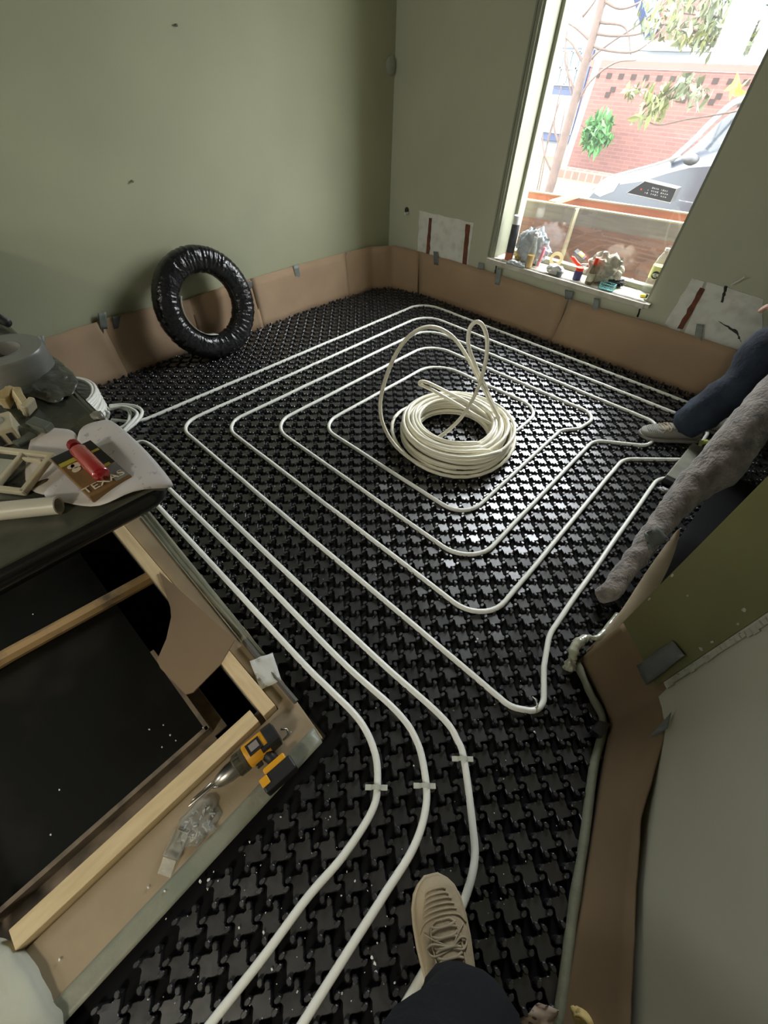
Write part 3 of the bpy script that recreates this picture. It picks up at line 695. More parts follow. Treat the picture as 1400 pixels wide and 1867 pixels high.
# ------------------------------------------------------------------ cordless drill lying on the ledge
dr = empty('cordless_drill', (-.405, -.045, .022), 0, 'yellow and black cordless drill lying on the ledge by the frame corner', 'drill')
yel = mat('yellow_plastic', (.72, .34, .02), .4); blk = mat('black_rubber', (.02, .02, .02), .5); stl = mat('brushed_steel', (.42, .40, .36), .3, metal=1.0)
Md = Matrix.Translation(Vector((-.400, -.035, .058))) @ Matrix.Rotation(math.radians(-95.5), 4, 'Z')     # local +x points towards the bit
def dpart(b_, name, m_, par=dr, **k): o = child(b_, name, m_, dr, **k); return o
RX = Matrix.Rotation(PI/2, 4, 'Y')
b = MB(); b.lathe([(.020, -.082), (.029, -.076), (.032, -.05), (.032, .005), (.028, .012)], 20, Md @ RX); body = dpart(b, 'motor_housing', yel, auto=.6)
b = MB(); b.lathe([(.022, -.0835), (.0335, -.079), (.0345, -.052), (.033, -.050)], 20, Md @ RX)
b.box((-.02, -.001, .0315), (.038, .030, .006), M=Md); b.box((-.055, .02, .026), (.05, .014, .010), (.5, 0, 0), M=Md); dpart(b, 'rubber_back', blk, auto=.6)
b = MB(); b.box((-.02, -.001, .036), (.024, .018, .003), M=Md); o = dpart(b, 'rating_plate', mat('grey_label', (.25, .22, .2), .5))
b = MB(); b.lathe([(.030, .012), (.030, .022), (.026, .024)], 24, Md @ RX)
for k in range(10):
    a = 2*PI*k/10; b.box((.029, .0275*math.cos(a), .0275*math.sin(a)), (.018, .005, .005), (a, 0, 0), M=Md)
b.lathe([(.027, .022), (.027, .040), (.024, .044)], 24, Md @ RX); dpart(b, 'torque_collar', mat('dark_bronze', (.10, .09, .06), .4, metal=.4), auto=.6)
b = MB(); b.lathe([(.024, .044), (.0235, .062), (.019, .078), (.012, .094), (.007, .098)], 20, Md @ RX); dpart(b, 'chuck', stl, auto=.5)
b = MB(); b.lathe([(.0032, .096), (.0032, .160), (.0005, .168)], 8, Md @ RX); dpart(b, 'drill_bit', stl, auto=.5)
# handle lies along local +y (towards +x world)
b = MB(); b.tube([Md @ Vector((-.035, .02, -.004)), Md @ Vector((-.038, .038, -.010)), Md @ Vector((-.042, .055, -.014))], [.021, .018, .019], 12, sx=.85); dpart(b, 'handle', blk, smooth=True)
b = MB(); b.box((-.008, .030, -.006), (.018, .020, .020), M=Md); dpart(b, 'trigger', mat('dark_trigger', (.03, .03, .03), .4), bevel=.003)
b = MB(); b.box((-.038, .062, -.010), (.062, .018, .042), M=Md); dpart(b, 'handle_base', yel, bevel=.004)
b = MB(); b.box((-.034, .088, -.012), (.090, .038, .054), M=Md); dpart(b, 'battery_pack', blk, bevel=.005)
b = MB(); b.box((.000, .082, .017), (.022, .022, .005), M=Md); o = dpart(b, 'battery_latch', yel, bevel=.002)
b = MB(); b.tube([Md @ Vector((-.095, .0, .0)), Md @ Vector((-.108, .008, -.01)), Md @ Vector((-.104, .022, -.012)), Md @ Vector((-.085, .025, -.01))], .003, 6); dpart(b, 'belt_hook', stl, smooth=True)
# loose bits
for i, (a_, c_, lab) in enumerate((((385, 1428), (347, 1462), 'long thin drill bit lying against the frame beside the drill'), ((403, 1428), (422, 1420), 'short steel bit next to the drill chuck'), ((386, 1436), (408, 1432), 'steel bit lying flat in front of the drill chuck'))):
    b = MB(); p_, q_ = at(*a_, .026), at(*c_, .026); b.tube([p_, p_.lerp(q_, .8), q_], [.003, .003, .001], 8); tag(b.build('drill_bit', stl, smooth=True), lab, 'drill bit', 'loose drill bits on the ledge')

# bags of small fittings
bagm = mat('clear_bag_plastic', (.72, .72, .64), .2, trans=.5, alpha=.55, bump=.5, bscale=40)
metm = mat('grey_fittings', (.42, .43, .42), .35, (.62, .62, .60), 60, .8, metal=.2)
bg_ = empty('fittings_bag', at(360, 1500, .021), 0, 'torn clear bag of small grey plastic fittings on the ledge', 'bag')
b = MB(); rg = random.Random(5); cB = at(362, 1503, .022)
for k in range(42):
    a = rg.uniform(0, 6.28); r = .030*math.sqrt(rg.random()); z = .026+.014*rg.random()*(1-r/.04)
    b.tube([Vector((cB.x+r*math.cos(a)+rg.uniform(-.006, .006), cB.y+1.3*r*math.sin(a)+rg.uniform(-.006, .006), z)) for _ in range(3)], .0022, 5)
child(b, 'small_fittings', metm, bg_, smooth=True)
b = MB(); b.blob((cB.x, cB.y, .026), (.038, .045, .009), 2, .35, 3, 2.2); child(b, 'bag_film', bagm, bg_, smooth=True)
cb2 = at(325, 1540, .022)
bx_ = empty('plastic_blister', cb2, 0, 'small clear plastic blister box open on the ledge', 'box')
Mb = Matrix.Translation(cb2+Vector((0, 0, .008))) @ Matrix.Rotation(.5, 4, 'Z')
b = MB()
for (c_, s_) in (((0, 0, -.005), (.034, .05, .001)), ((.017, 0, .002), (.001, .05, .014)), ((-.017, 0, .002), (.001, .05, .014)), ((0, .025, .002), (.034, .001, .014)), ((0, -.025, .002), (.034, .001, .014))): b.box(c_, s_, M=Mb)
child(b, 'tray', bagm, bx_)
b = MB(); b.box((.002, -.042, .004), (.032, .034, .001), (.5, .1, 0), M=Mb); child(b, 'lid', bagm, bx_)
# pale lump of plaster at bottom left
b = MB(); hp = [at(-60, 1690, 0), at(5, 1702, 0), at(42, 1718, 0), at(72, 1748, 0), at(95, 1790, 0), at(112, 1825, 0), at(133, 1872, 0), at(160, 1960, 0), at(-80, 2100, 0)]
hv = []; hn = len(hp); hc = sum(hp, Vector())/hn; rings = [(1.0, .018), (.97, .034), (.90, .044), (.7, .048), (.4, .050)]
per = []
for i in range(hn):
    for k in range(8): per.append(hp[i].lerp(hp[(i+1) % hn], k/8))
for f_, z_ in rings:
    for p in per:
        q = hc.lerp(p, f_); j = .008 if f_ > .85 else .004; hv.append((q.x+j*noise.noise(q*30), q.y+j*noise.noise(q*30+Vector((5, 0, 0))), z_+.005*noise.noise(q*25+Vector((0, 0, f_)))))
m_ = len(per); hf = [(k*m_+i, k*m_+(i+1) % m_, (k+1)*m_+(i+1) % m_, (k+1)*m_+i) for k in range(len(rings)-1) for i in range(m_)]
hv.append((hc.x, hc.y, .05)); hf += [((len(rings)-1)*m_+i, (len(rings)-1)*m_+(i+1) % m_, len(hv)-1) for i in range(m_)]; b.add(hv, hf)
tag(b.build('plaster_heap', M['concrete_dust'], smooth=True), 'pale rough plaster mound at the near end of the timber frame', 'plaster')

# white crumbs over the mat and ledge
b = MB(); rg = random.Random(21); dust = mat('white_crumbs', (.75, .74, .68), .8)
for k in range(330):
    px, py = rg.uniform(200, 1080), 700+1160*rg.random()**.8
    p = at(px, py, 0)
    if p.x < -.30 and p.y < .17: continue
    if not inside(p.x, p.y, bnd) or p.x > .3: continue
    s_ = .0009+.0013*rg.random()**3; b.box((p.x, p.y, ZP+.002 if rg.random() < .5 else ZP+.004), (s_*2, s_*1.4, s_), (rg.random(), rg.random(), rg.random()*3))
for (px, py) in ((223, 1640), (480, 1700), (678, 1745), (683, 1757), (686, 1772), (975, 1335), (980, 1296), (380, 1605), (378, 1620), (365, 1607), (265, 1640), (640, 1370), (106, 1750), (440, 1005), (700, 1260), (870, 1165), (868, 1170)):
    p = at(px, py, ZP+.006); b.blob(p, (.0035, .0028, .0022), px, .5, 1)
for (px, py, z) in ((310, 1200, .0), (272, 1330, -.05), (298, 1322, -.05), (370, 1327, -.05), (310, 1340, -.05), (108, 1440, -.05), (92, 1522, -.05), (295, 1362, -.05), (320, 1350, -.05), (60, 1120, -.05), (270, 1618, .024), (300, 1625, .024), (108, 1750, .024), (530, 1335, .024), (455, 1535, .024)):
    p = at(px, py, z); b.blob(p, (.003, .002, .0015), px, .5, 1)
o = b.build('white_crumbs', dust); tag(o, 'white plaster crumbs scattered over the black mat and ledge', 'debris'); o['kind'] = 'stuff'

# ------------------------------------------------------------------ stone worktop on black cabinet
ZT = .87
wt = empty('worktop', (-1.5, -.2, .5), 0, 'dark marbled stone worktop with black rounded edge', 'worktop')
b = MB(); b.box(((XL+.01-.53)/2, (-.9+.105)/2, ZT-.008), (-.53-XL-.01, 1.005, .016)); child(b, 'stone_top', M['marble'], wt, bevel=.003)
b = MB(); x1, y1 = -.525, .112
b.tube(fillet([(XL+.02, y1-.010, ZT-.018), (x1-.010, y1-.010, ZT-.018), (x1-.010, -.9, ZT-.018)], .03, 6), .0165, 10); child(b, 'edge_band', M['stone_edge'], wt, smooth=True)
b = MB(); b.box((-2.09, -.42, .44), (1.02, .92, .80)); b.box((-2.09, -.42, .02), (1.0, .86, .04))
cb = b.build('base_cabinet', M['cabinet'], bevel=.003); tag(cb, 'black base cabinet in the dark under the worktop', 'cabinet')
# cracks of pale dirt on the stone
# paper sheets
pm = M['paper']
def sheet(name, grid, m_, label, cat, group=None, th=.0008, sub=1):
    ny, nx = len(grid), len(grid[0]); vs = [Vector(p) for r_ in grid for p in r_]; fs = []
    for j in range(ny-1):
        for i in range(nx-1): a = j*nx+i; fs.append((a, a+1, a+nx+1, a+nx))
    b = MB(); b.add(vs, fs); o = b.build(name, m_, smooth=True); s = o.modifiers.new('sub', 'SUBSURF'); s.levels = s.render_levels = 2
    s = o.modifiers.new('th', 'SOLIDIFY'); s.thickness = th
    return tag(o, label, cat, group)
z = ZT+.002
pa = [[at(60, 775, z), at(110, 783, z), at(142, 782, z)], [at(50, 830, z), at(100, 840, z), at(150, 840, z)], [at(40, 895, z), at(90, 905, z), at(140, 905, z)]]
sheet('paper_sheet', pa, pm, 'plain paper sheet lying left of the tobacco pouch on the worktop', 'paper', 'papers on the worktop')
z = ZT+.004
pb = [[at(142, 782, z), at(165, 771, z+.004), at(190, 766, z+.010), at(203, 764, z+.010)],
      [at(140, 820, z), at(190, 815, z), at(225, 808, z+.010), at(250, 805, z+.0)],
      [at(125, 865, z), at(190, 860, z), at(250, 850, z+.012), at(286, 843, z+.004)],
      [at(60, 905, z), at(150, 905, z), at(255, 872, z+.022), at(318, 884, z+.0)],
      [at(115, 915, z), at(184, 932, z), at(237, 890, z+.020), at(316, 890, z-.012)]]
ink = bpy.data.materials.new('paper_with_pencil_notes'); ink.use_nodes = True; t = ink.node_tree; bs_ = t.nodes['Principled BSDF']; bs_.inputs['Roughness'].default_value = .75
tcn = t.nodes.new('ShaderNodeTexCoord'); wv = t.nodes.new('ShaderNodeTexNoise'); wv.inputs['Scale'].default_value = 90; wv.inputs['Detail'].default_value = 2
cr = t.nodes.new('ShaderNodeValToRGB'); cr.color_ramp.elements[0].position = .62; cr.color_ramp.elements[0].color = (.60, .56, .53, 1); cr.color_ramp.elements[1].position = .68; cr.color_ramp.elements[1].color = (.40, .37, .40, 1)
t.links.new(tcn.outputs['Object'], wv.inputs['Vector']); t.links.new(wv.outputs[0], cr.inputs[0]); t.links.new(cr.outputs[0], bs_.inputs['Base Color'])
sheet('paper_sheet', pb, ink, 'curled paper sheet with faint pencil notes drooping over the worktop corner', 'paper', 'papers on the worktop')
# tobacco pouch
z = ZT+.020
q0, q1, q2, q3 = at(91, 836, z), at(164, 801, z), at(235, 867, z), at(163, 907, z)
ex = (q3-q0); ey = (q1-q0); W_, H_ = ex.length, ey.length; ex.normalize(); nz_ = Vector((0, 0, 1)); ey = nz_.cross(ex)
if ey.dot(q1-q0) < 0: ey = -ey
Mp = Matrix(((ex.x, ey.x, 0, q0.x), (ex.y, ey.y, 0, q0.y), (0, 0, 1, z), (0, 0, 0, 1)))
pouch = empty('tobacco_pouch', q0, 0, 'brown and black pouch lettered Texas lying on the papers', 'pouch')
brown = mat('pouch_brown', (.22, .12, .045), .4, (.14, .08, .03), 30, .8); dk = mat('pouch_dark', (.02, .02, .02), .35); yl = mat('pouch_yellow', (.45, .40, .05), .4); cream = mat('pouch_cream', (.62, .55, .40), .5); gry = mat('pouch_grey', (.14, .14, .13), .5, (.25, .25, .24), 60, .8)
b = MB(); b.box((W_/2, H_/2, -.006), (W_, H_, .012), M=Mp); child(b, 'pouch_body', brown, pouch, bevel=.002)
b = MB(); b.box((.014, H_/2, .0003), (.026, H_*.98, .0006), M=Mp); b.box((W_*.42, H_*.82, .0003), (.05, H_*.34, .0006), M=Mp); child(b, 'dark_panel', dk, pouch)
b = MB(); b.box((W_*.80, H_*.82, .0003), (W_*.34, H_*.32, .0006), M=Mp); child(b, 'warning_panel', gry, pouch)
b = MB(); b.box((.030, H_*.26, .0009), (.010, H_*.46, .0008), M=Mp); child(b, 'yellow_stripe', yl, pouch)
b = MB(); b.box((W_*.26, H_*.86, .0009), (.006, H_*.2, .0008), M=Mp); child(b, 'yellow_stripe', yl, pouch)
b = MB(); b.box((W_*.62, H_*.70, .0009), (.007, H_*.36, .0008), M=Mp); child(b, 'yellow_stripe', yl, pouch)
b = MB()
for (u, v, r) in ((.36, .30, .007), (.44, .24, .006), (.34, .20, .005)): b.lathe([(r, .0002), (r, .0009)], 10, Mp @ Matrix.Translation((W_*u, H_*v, 0)))
child(b, 'printed_dots', cream, pouch)
def text_mesh(s, size, m_, Mx, name, parent=None, depth=.0004, par_off=True):
    cu = bpy.data.curves.new(name, 'FONT'); cu.body = s; cu.size = size; cu.extrude = depth; cu.align_x = 'CENTER'; cu.align_y = 'CENTER'
    to = bpy.data.objects.new(name, cu); COL.objects.link(to); bpy.context.view_layer.update()
    me = bpy.data.meshes.new_from_object(to.evaluated_get(bpy.context.evaluated_depsgraph_get())); bpy.data.objects.remove(to)
    me.transform(Mx); me.materials.clear(); me.materials.append(m_)
    o = bpy.data.objects.new(name, me); COL.objects.link(o)
    if parent: o.parent = parent; o.matrix_parent_inverse = Matrix.Translation(-parent.location)
    return o
Mt = Mp @ Matrix.Translation((W_-.014, H_*.46, .0014)) @ Matrix.Rotation(PI/2, 4, 'Z')
text_mesh('TEXAS', .0195, cream, Mt, 'lettering', pouch)
# red lighter lying on the pouch
redm = mat('red_translucent', (.38, .008, .015), .18, trans=.15, coat=.5)
la, lb = at(141, 819, ZT+.031), at(186, 866, ZT+.031)
lt = empty('lighter', la, 0, 'red plastic lighter lying on the Texas pouch', 'lighter')
b = MB(); b.tube([la, la.lerp(lb, .05), la.lerp(lb, .5), la.lerp(lb, .95), lb], [.0085, .0098, .0100, .0098, .009], 16, sx=1.15); child(b, 'lighter_body', redm, lt, smooth=True)
hd = (la-lb).normalized(); b = MB(); b.tube([la+hd*.001, la+hd*.012], .0115, 12, sx=.8); child(b, 'lighter_head', mat('dark_red_cap', (.20, .01, .015), .3), lt, auto=.5)
# white tube
tb = empty('plastic_tube', at(60, 925, ZT), 0, 'short thick white plastic tube on the near worktop edge', 'tube')
a_, c_ = at(107, 921, ZT+.0125), at(-80, 940, ZT+.0125)
b = MB(); pp = [a_.lerp(c_, k/8) for k in range(9)]; b.tube(pp, .0125, 20, caps=False); b.tube([a_.lerp(c_, k/8) for k in range(9)], .0095, 20, caps=False); 
ax = (c_-a_).normalized(); sd = ax.cross(Vector((0, 0, 1))).normalized(); u_ = sd.cross(ax)
vs = []; fs = []
for k in range(20):
    an = 2*PI*k/20
    for r in (.0125, .0095): vs.append(a_+sd*math.cos(an)*r+u_*math.sin(an)*r)
for k in range(20): fs.append((2*k, 2*k+1, 2*((k+1) % 20)+1, 2*((k+1) % 20)))
b.add(vs, fs); child(b, 'tube_wall', mat('ivory_tube', (.55, .52, .42), .35), tb, auto=.7)
# duct tape roll
tr_ = Vector((-1.012, .055, 0)); troll = empty('tape_roll', (tr_.x, tr_.y, ZT), 0, 'silver grey duct tape roll standing flat on the worktop', 'tape roll')
b = MB(); b.lathe([(.036, 0), (.068, 0), (.070, .004), (.070, .046), (.068, .05), (.036, .05)], 48, Matrix.Translation((tr_.x, tr_.y, ZT)), closed=True)
child(b, 'tape_winding', mat('duct_tape_roll', (.20, .205, .19), .32, (.15, .155, .145), 8, .6, stretch=(1, 1, 12)), troll, auto=.6)
b = MB(); b.lathe([(.034, .001), (.0362, .001), (.0362, .0505), (.034, .0505)], 40, Matrix.Translation((tr_.x, tr_.y, ZT)), closed=True); child(b, 'cardboard_core', mat('grey_core', (.20, .20, .18), .8), troll, auto=.6)
# electrical fittings
ivory = mat('ivory_plastic', (.55, .50, .36), .4, (.40, .33, .20), 14, .7); gre = mat('grey_green_plastic', (.13, .145, .12), .4)
def item(name, loc, lab, cat): return empty(name, loc, 0, lab, cat)
c = at(36, 740, ZT); e = item('terminal_block', c, 'cluster of yellowed terminal connectors on the worktop by the tape roll', 'connector')
b = MB(); Mx = Matrix.Translation(c) @ Matrix.Rotation(.5, 4, 'Z')
for k in range(4): b.box((-.02+.013*k, .004*(-1)**k, .014+.004*(k % 2)), (.011, .032, .024), (.2*k, .3, .4*k), M=Mx)
child(b, 'connector_body', mat('yellowed_plastic', (.40, .30, .14), .3, (.55, .48, .30), 30, .8), e, bevel=.002)
b = MB(); b.box((.038, -.010, .012), (.010, .030, .022), (0, .3, .3), M=Mx); child(b, 'end_plate', ivory, e, bevel=.003)
c = at(40, 800, ZT); e = item('junction_cover', c, 'pair of grey green cover plates beside the ivory socket block', 'cover plate')
b = MB(); Mx = Matrix.Translation(c) @ Matrix.Rotation(.3, 4, 'Z'); b.box((.0, .0, .005), (.04, .032, .010), (0, .1, 0), M=Mx); b.box((-.018, -.026, .008), (.036, .03, .008), (0, 0, .4), M=Mx); b.box((.012, .03, .012), (.034, .02, .012), (0, .2, .2), M=Mx); child(b, 'plate', gre, e, bevel=.003)
c = at(10, 800, ZT); e = item('socket_block', c, 'ivory socket insert with slotted front at the left photo edge', 'socket')
b = MB(); Mx = Matrix.Translation(c+Vector((0, 0, .016))) @ Matrix.Rotation(-.2, 4, 'Z')
b.box((0, 0, 0), (.052, .048, .030), M=Mx); child(b, 'socket_body', ivory, e, bevel=.003)
b = MB()
for k in range(3): b.box((.0265, -.016+.015*k, -.002), (.002, .007, .016), M=Mx)
child(b, 'slot', blk, e)
b = MB(); b.lathe([(.014, .0152), (.014, .017), (.004, .017)], 16, Mx); child(b, 'socket_face', mat('socket_grey', (.30, .30, .24), .5), e)  # greyer disc on top of the socket body
c = at(28, 868, ZT); e = item('double_wall_plate', c, 'ivory plastic double frame lying askew in front of the tube', 'frame')
Mx = Matrix.Translation(c+Vector((0, 0, .012))) @ Matrix.Rotation(.62, 4, 'Z') @ Matrix.Rotation(.15, 4, 'X'); b = MB()
for (cx_, cy_, sx_, sy_) in ((0, .034, .094, .008), (0, -.034, .094, .008), (.044, 0, .008, .074), (-.044, 0, .008, .074), (0, 0, .006, .064), (.022, .022, .03, .004), (-.022, -.018, .03, .004)): b.box((cx_, cy_, 0), (sx_, sy_, .009), M=Mx)
child(b, 'frame_bars', ivory, e, bevel=.0015)
b = MB(); b.box((-.022, .0, -.004), (.03, .04, .004), M=Mx); child(b, 'frame_insert', mat('pale_insert', (.42, .43, .36), .4), e)
c = at(62, 885, ZT+.003); b = MB(); b.blob(c, (.006, .020, .0015), 3, .1, 2); tag(b.build('dry_leaf', mat('brown_leaf', (.10, .075, .04), .6), smooth=True), 'small brown leaf on the paper beside the ivory frame', 'leaf')
c = at(6, 595, ZT); e = item('hand_tool', c, 'black handled tool poking in behind the tape roll', 'tool')
b = MB(); b.tube([c+Vector((.02, .01, .01)), c+Vector((-.03, -.01, .025)), c+Vector((-.10, -.05, .03))], [.009, .013, .013], 10); child(b, 'tool_grip', blk, e, smooth=True)
c = at(177, 757, ZT+.003); b = MB(); b.blob(c, (.014, .010, .006), 12, .3, 2); tag(b.build('sealant_blob', mat('grey_sealant', (.20, .20, .16), .3), smooth=True), 'hardened grey sealant blob on the far worktop edge', 'sealant')
# bunched grey plastic on worktop
b = MB(); c = at(95, 690, ZT); b.blob(c+Vector((-.02, -.015, .002)), (.10, .045, .010), 6, .22, 4, 2.4)
tag(b.build('plastic_wrap', mat('dark_crumpled_plastic', (.05, .055, .045), .3, (.10, .105, .09), 12, .7, bump=.6, bscale=30), smooth=True), 'crumpled dark plastic wrap beside the tape roll', 'plastic wrap')

# ------------------------------------------------------------------ small wall fittings
c = aty(745, 388, YW); e = empty('wall_pipe_stub', c, 0, 'short white pipe stub on the window wall left of the plaster patch', 'pipe stub')
b = MB(); b.lathe([(.008, 0), (.008, .035), (.0095, .036), (.0095, .045)], 12, Matrix.Translation(c) @ Matrix.Rotation(PI/2, 4, 'X')); child(b, 'stub_cap', M['white_in'], e, auto=.6)
b = MB(); b.lathe([(.022, 0), (.018, .003)], 14, Matrix.Translation(c+Vector((-.02, 0, .012))) @ Matrix.Rotation(PI/2, 4, 'X')); child(b, 'plaster_ring', crack, e)
c = aty(689, 119, YW-.02); c.x = XL+.03; e = empty('wall_rosette', c, 0, 'small round grey fitting high in the room corner', 'fitting')
b = MB(); b.lathe([(.045, 0), (.045, .008), (.032, .018), (.0, .02)], 24, Matrix.Translation((XL, c.y-.02, c.z)) @ Matrix.Rotation(PI/2, 4, 'Y')); child(b, 'rosette_disc', mat('fitting_paint', (.34, .34, .27), .5), e, auto=.6)
for (px, py, lab) in ((320, 46, 'small screw high on the left wall'), (240, 330, 'tiny nail above the black ring on the left wall')):
    c = atx(px, py, XL); b = MB(); b.lathe([(.005, 0), (.005, .012), (.0, .014)], 10, Matrix.Translation(c) @ Matrix.Rotation(PI/2, 4, 'Y')); tag(b.build('wall_screw', mat('dark_screw', (.12, .12, .09), .5)), lab, 'screw')
c = aty(732, 507, YC-.025); b = MB(); b.tube([c+Vector((-.03, 0, .002)), c, c+Vector((.04, 0, -.004))], .004, 6); tag(b.build('cardboard_tear', M['cardboard_edge']), 'torn cardboard slot low in the far corner', 'cardboard')
b = MB(); c1, c2_ = aty(1333, 520, YW-.01), aty(1358, 505, YW-.05); b.tube([c1, c2_], .004, 6); tag(b.build('wall_peg', M['white_in']), 'thin pale splinter sticking out above the right plaster patch', 'splinter')

# ------------------------------------------------------------------ things on the window sill
ZS = WZ0+.001
def bottle(name, px, py, h, prof, m_, lab, parts=(), tilt=0, off=(0, 0)):
    c = at(px, py, ZS); c.x += off[0]; c.y += off[1]; e = empty(name, c, 0, lab, 'bottle')
    Mx = Matrix.Translation(c) @ Matrix.Rotation(tilt, 4, 'Y')
    b = MB(); b.lathe([(r, z_*h) for r, z_ in prof], 20, Mx); child(b, 'bottle_body', m_, e, auto=.7)
    for (nm, pr, mm) in parts:
        b = MB(); b.lathe([(r, z_*h) for r, z_ in pr], 20, Mx); child(b, nm, mm, e, auto=.7)
    return e, Mx
clearp = mat('clear_plastic', (.80, .82, .78), .08, trans=.75, ior=1.2, alpha=.75)
c = at(919, 474, ZS); e = empty('foam_canister', c, 0, 'tall black foam canister with white cap in the left sill corner', 'canister')
Mx = Matrix.Translation(c+Vector((.012, .035, 0)))
b = MB(); b.lathe([(.026, 0), (.027, .003), (.027, .045)], 24, Mx); child(b, 'base_band', mat('orange_band', (.42, .14, .07), .4), e, auto=.6)
b = MB(); b.lathe([(.0268, .045), (.0268, .20), (.024, .21)], 24, Mx); child(b, 'can_body', mat('can_black', (.035, .037, .045), .4, (.06, .06, .07), 20, .7), e, auto=.6)
b = MB(); b.lathe([(.0265, .208), (.0265, .25), (.024, .255)], 24, Mx); child(b, 'can_cap', mat('cap_white', (.72, .72, .68), .4), e, auto=.6)
bottle('spray_bottle', 963, 487, .20, [(.022, 0), (.024, .02), (.024, .55), (.016, .72), (.011, .80), (.011, .92)], clearp, 'clear bottle holding amber liquid near the left sill end',
       (('amber_liquid', [(.0215, .01), (.0225, .03), (.0225, .36), (0, .365)], mat('amber_liquid', (.60, .36, .03), .1)), ('spray_head', [(.013, .9), (.013, .97), (.006, 1.0)], M['white_in'])))
c = at(979, 488, ZS); b = MB(); b.tube([c+Vector((0, 0, .01)), c+Vector((.012, .008, .12))], [.007, .011], 10); tag(b.build('pink_tube', mat('pink_plastic', (.70, .22, .28), .3), smooth=True), 'pink plastic tube leaning beside the amber bottle', 'tube')
def cloth(name, c, r, m_, lab, cat, seed, amp=.55, freq=2.6):
    c = Vector(c); c.y = min(c.y, YG-.045-r[1]*1.25); b = MB(); b.blob(c, r, seed, amp*.36, 4, freq*1.5)
    b.v = [tuple(Vector(v)+Vector([.010*noise.noise(Vector(v)*48+Vector((k*7, seed, 0))) for k in range(3)])) for v in b.v]
    b.v = [(x, y, max(z_, ZS)) for x, y, z_ in b.v]
    return tag(b.build(name, m_, smooth=True), lab, cat)
cw = mat('grey_white_cloth', (.62, .64, .64), .8, (.30, .33, .36), 24, .8, bump=.8, bscale=45); cy = mat('yellow_glove', (.52, .44, .12), .7, (.30, .24, .08), 30, .8, bump=.6, bscale=40)
cg = mat('canvas_beige', (.58, .54, .43), .85, (.28, .25, .2), 20, .8, bump=.6, bscale=35); cbk = mat('black_cloth', (.03, .03, .032), .6, bump=.5, bscale=30)
cloth('crumpled_bag', at(1003, 462, ZS)+Vector((0, .05, .090)), (.11, .045, .105), cw, 'crumpled grey white plastic bag piled against the pane at left', 'bag', 2)
cloth('yellow_glove', at(950, 473, ZS)+Vector((0, .02, .03)), (.048, .028, .045), cy, 'dirty yellow work glove next to the foam canister', 'glove', 5)
cloth('white_rag', at(940, 484, ZS)+Vector((0, .0, .010)), (.065, .022, .018), cw, 'flat white rag at the front of the sill by the canister', 'rag', 8)
c = at(1006, 488, ZS); e = empty('masking_tape', c, 0, 'cream masking tape roll leaning on the grey bag', 'tape roll')
b = MB(); b.lathe([(.024, -.012), (.042, -.012), (.042, .012), (.024, .012)], 28, Matrix.Translation(c+Vector((0, .03, .045))) @ Matrix.Rotation(1.1, 4, 'X') @ Matrix.Rotation(.3, 4, 'Y'), closed=True); child(b, 'tape_winding', mat('cream_tape', (.62, .52, .28), .6), e, auto=.6)
cloth('plastic_tub', at(1010, 500, ZS)+Vector((0, .0, .026)), (.060, .026, .028), mat('milky_plastic', (.60, .60, .56), .3, trans=.2, bump=.3, bscale=30), 'milky crushed plastic tub at the sill front below the tape roll', 'tub', 14, .3)
c = at(1042, 492, ZS)+Vector((0, .05, 0)); e = empty('knife_pouch', c, 0, 'black pouch with yellow stripe propped behind the red pliers', 'pouch')
b = MB(); b.box(c+Vector((.0, .01, .075)), (.09, .035, .022), (.5, .35, -.1)); child(b, 'pouch_body', cbk, e, bevel=.005)
b = MB(); b.box(c+Vector((.014, -.004, .086)), (.04, .02, .014), (.5, .35, -.1)); child(b, 'yellow_stripe', mat('stripe_yellow', (.65, .48, .08), .4), e, bevel=.002)
c = at(1045, 500, ZS); e = empty('pliers', c, 0, 'bright red handled pliers lying over the sill clutter', 'pliers')
rdm = mat('red_grip', (.75, .05, .02), .35)
for dx in (0, .012):
    b = MB(); b.tube(smooth_path([c+Vector((-.055+dx, .02, .085)), c+Vector((-.02+dx, .015, .065)), c+Vector((.01+dx, .01, .055)), c+Vector((.04, .012, .052))], 5), .0085, 10); child(b, 'pliers_handle', rdm, e, smooth=True)
b = MB(); b.tube([c+Vector((.03, .012, .056)), c+Vector((.065, .02, .07))], [.012, .005], 8); child(b, 'pliers_jaw', stl, e, smooth=True)
c = at(1049, 510, ZS); e = empty('blue_jar', c, 0, 'small dark blue jar with red lid at the sill front', 'jar')
Mx = Matrix.Translation(c+Vector((0, .01, 0))); b = MB(); b.lathe([(.024, 0), (.026, .003), (.026, .045), (.022, .052)], 24, Mx); child(b, 'jar_body', mat('jar_blue', (.05, .05, .16), .3), e, auto=.6)
b = MB(); b.lathe([(.022, .050), (.024, .052), (.024, .068), (.022, .07)], 24, Mx); child(b, 'jar_lid', rdm, e, auto=.6)
bottle('sauce_bottle', 1072, 517, .145, [(.021, 0), (.022, .02), (.022, .45), (.014, .62), (.010, .70), (.010, .8)], mat('brown_glass', (.20, .16, .09), .1, trans=.3), 'small brown bottle with red cap right of the blue jar',
       (('bottle_label', [(.0225, .12), (.0225, .42)], mat('label_olive', (.42, .40, .30), .5)), ('bottle_cap', [(.011, .74), (.012, .76), (.011, 1.0), (.0, 1.02)], rdm)))
cloth('work_gloves', at(1117, 500, ZS)+Vector((0, .05, .080)), (.10, .045, .080), cg, 'heap of beige canvas work gloves in the middle of the sill', 'gloves', 21, .7, 2.2)
cloth('black_bag', at(1122, 512, ZS)+Vector((0, .02, .022)), (.080, .034, .030), cbk, 'black cloth bag under the canvas gloves', 'bag', 25, .4)
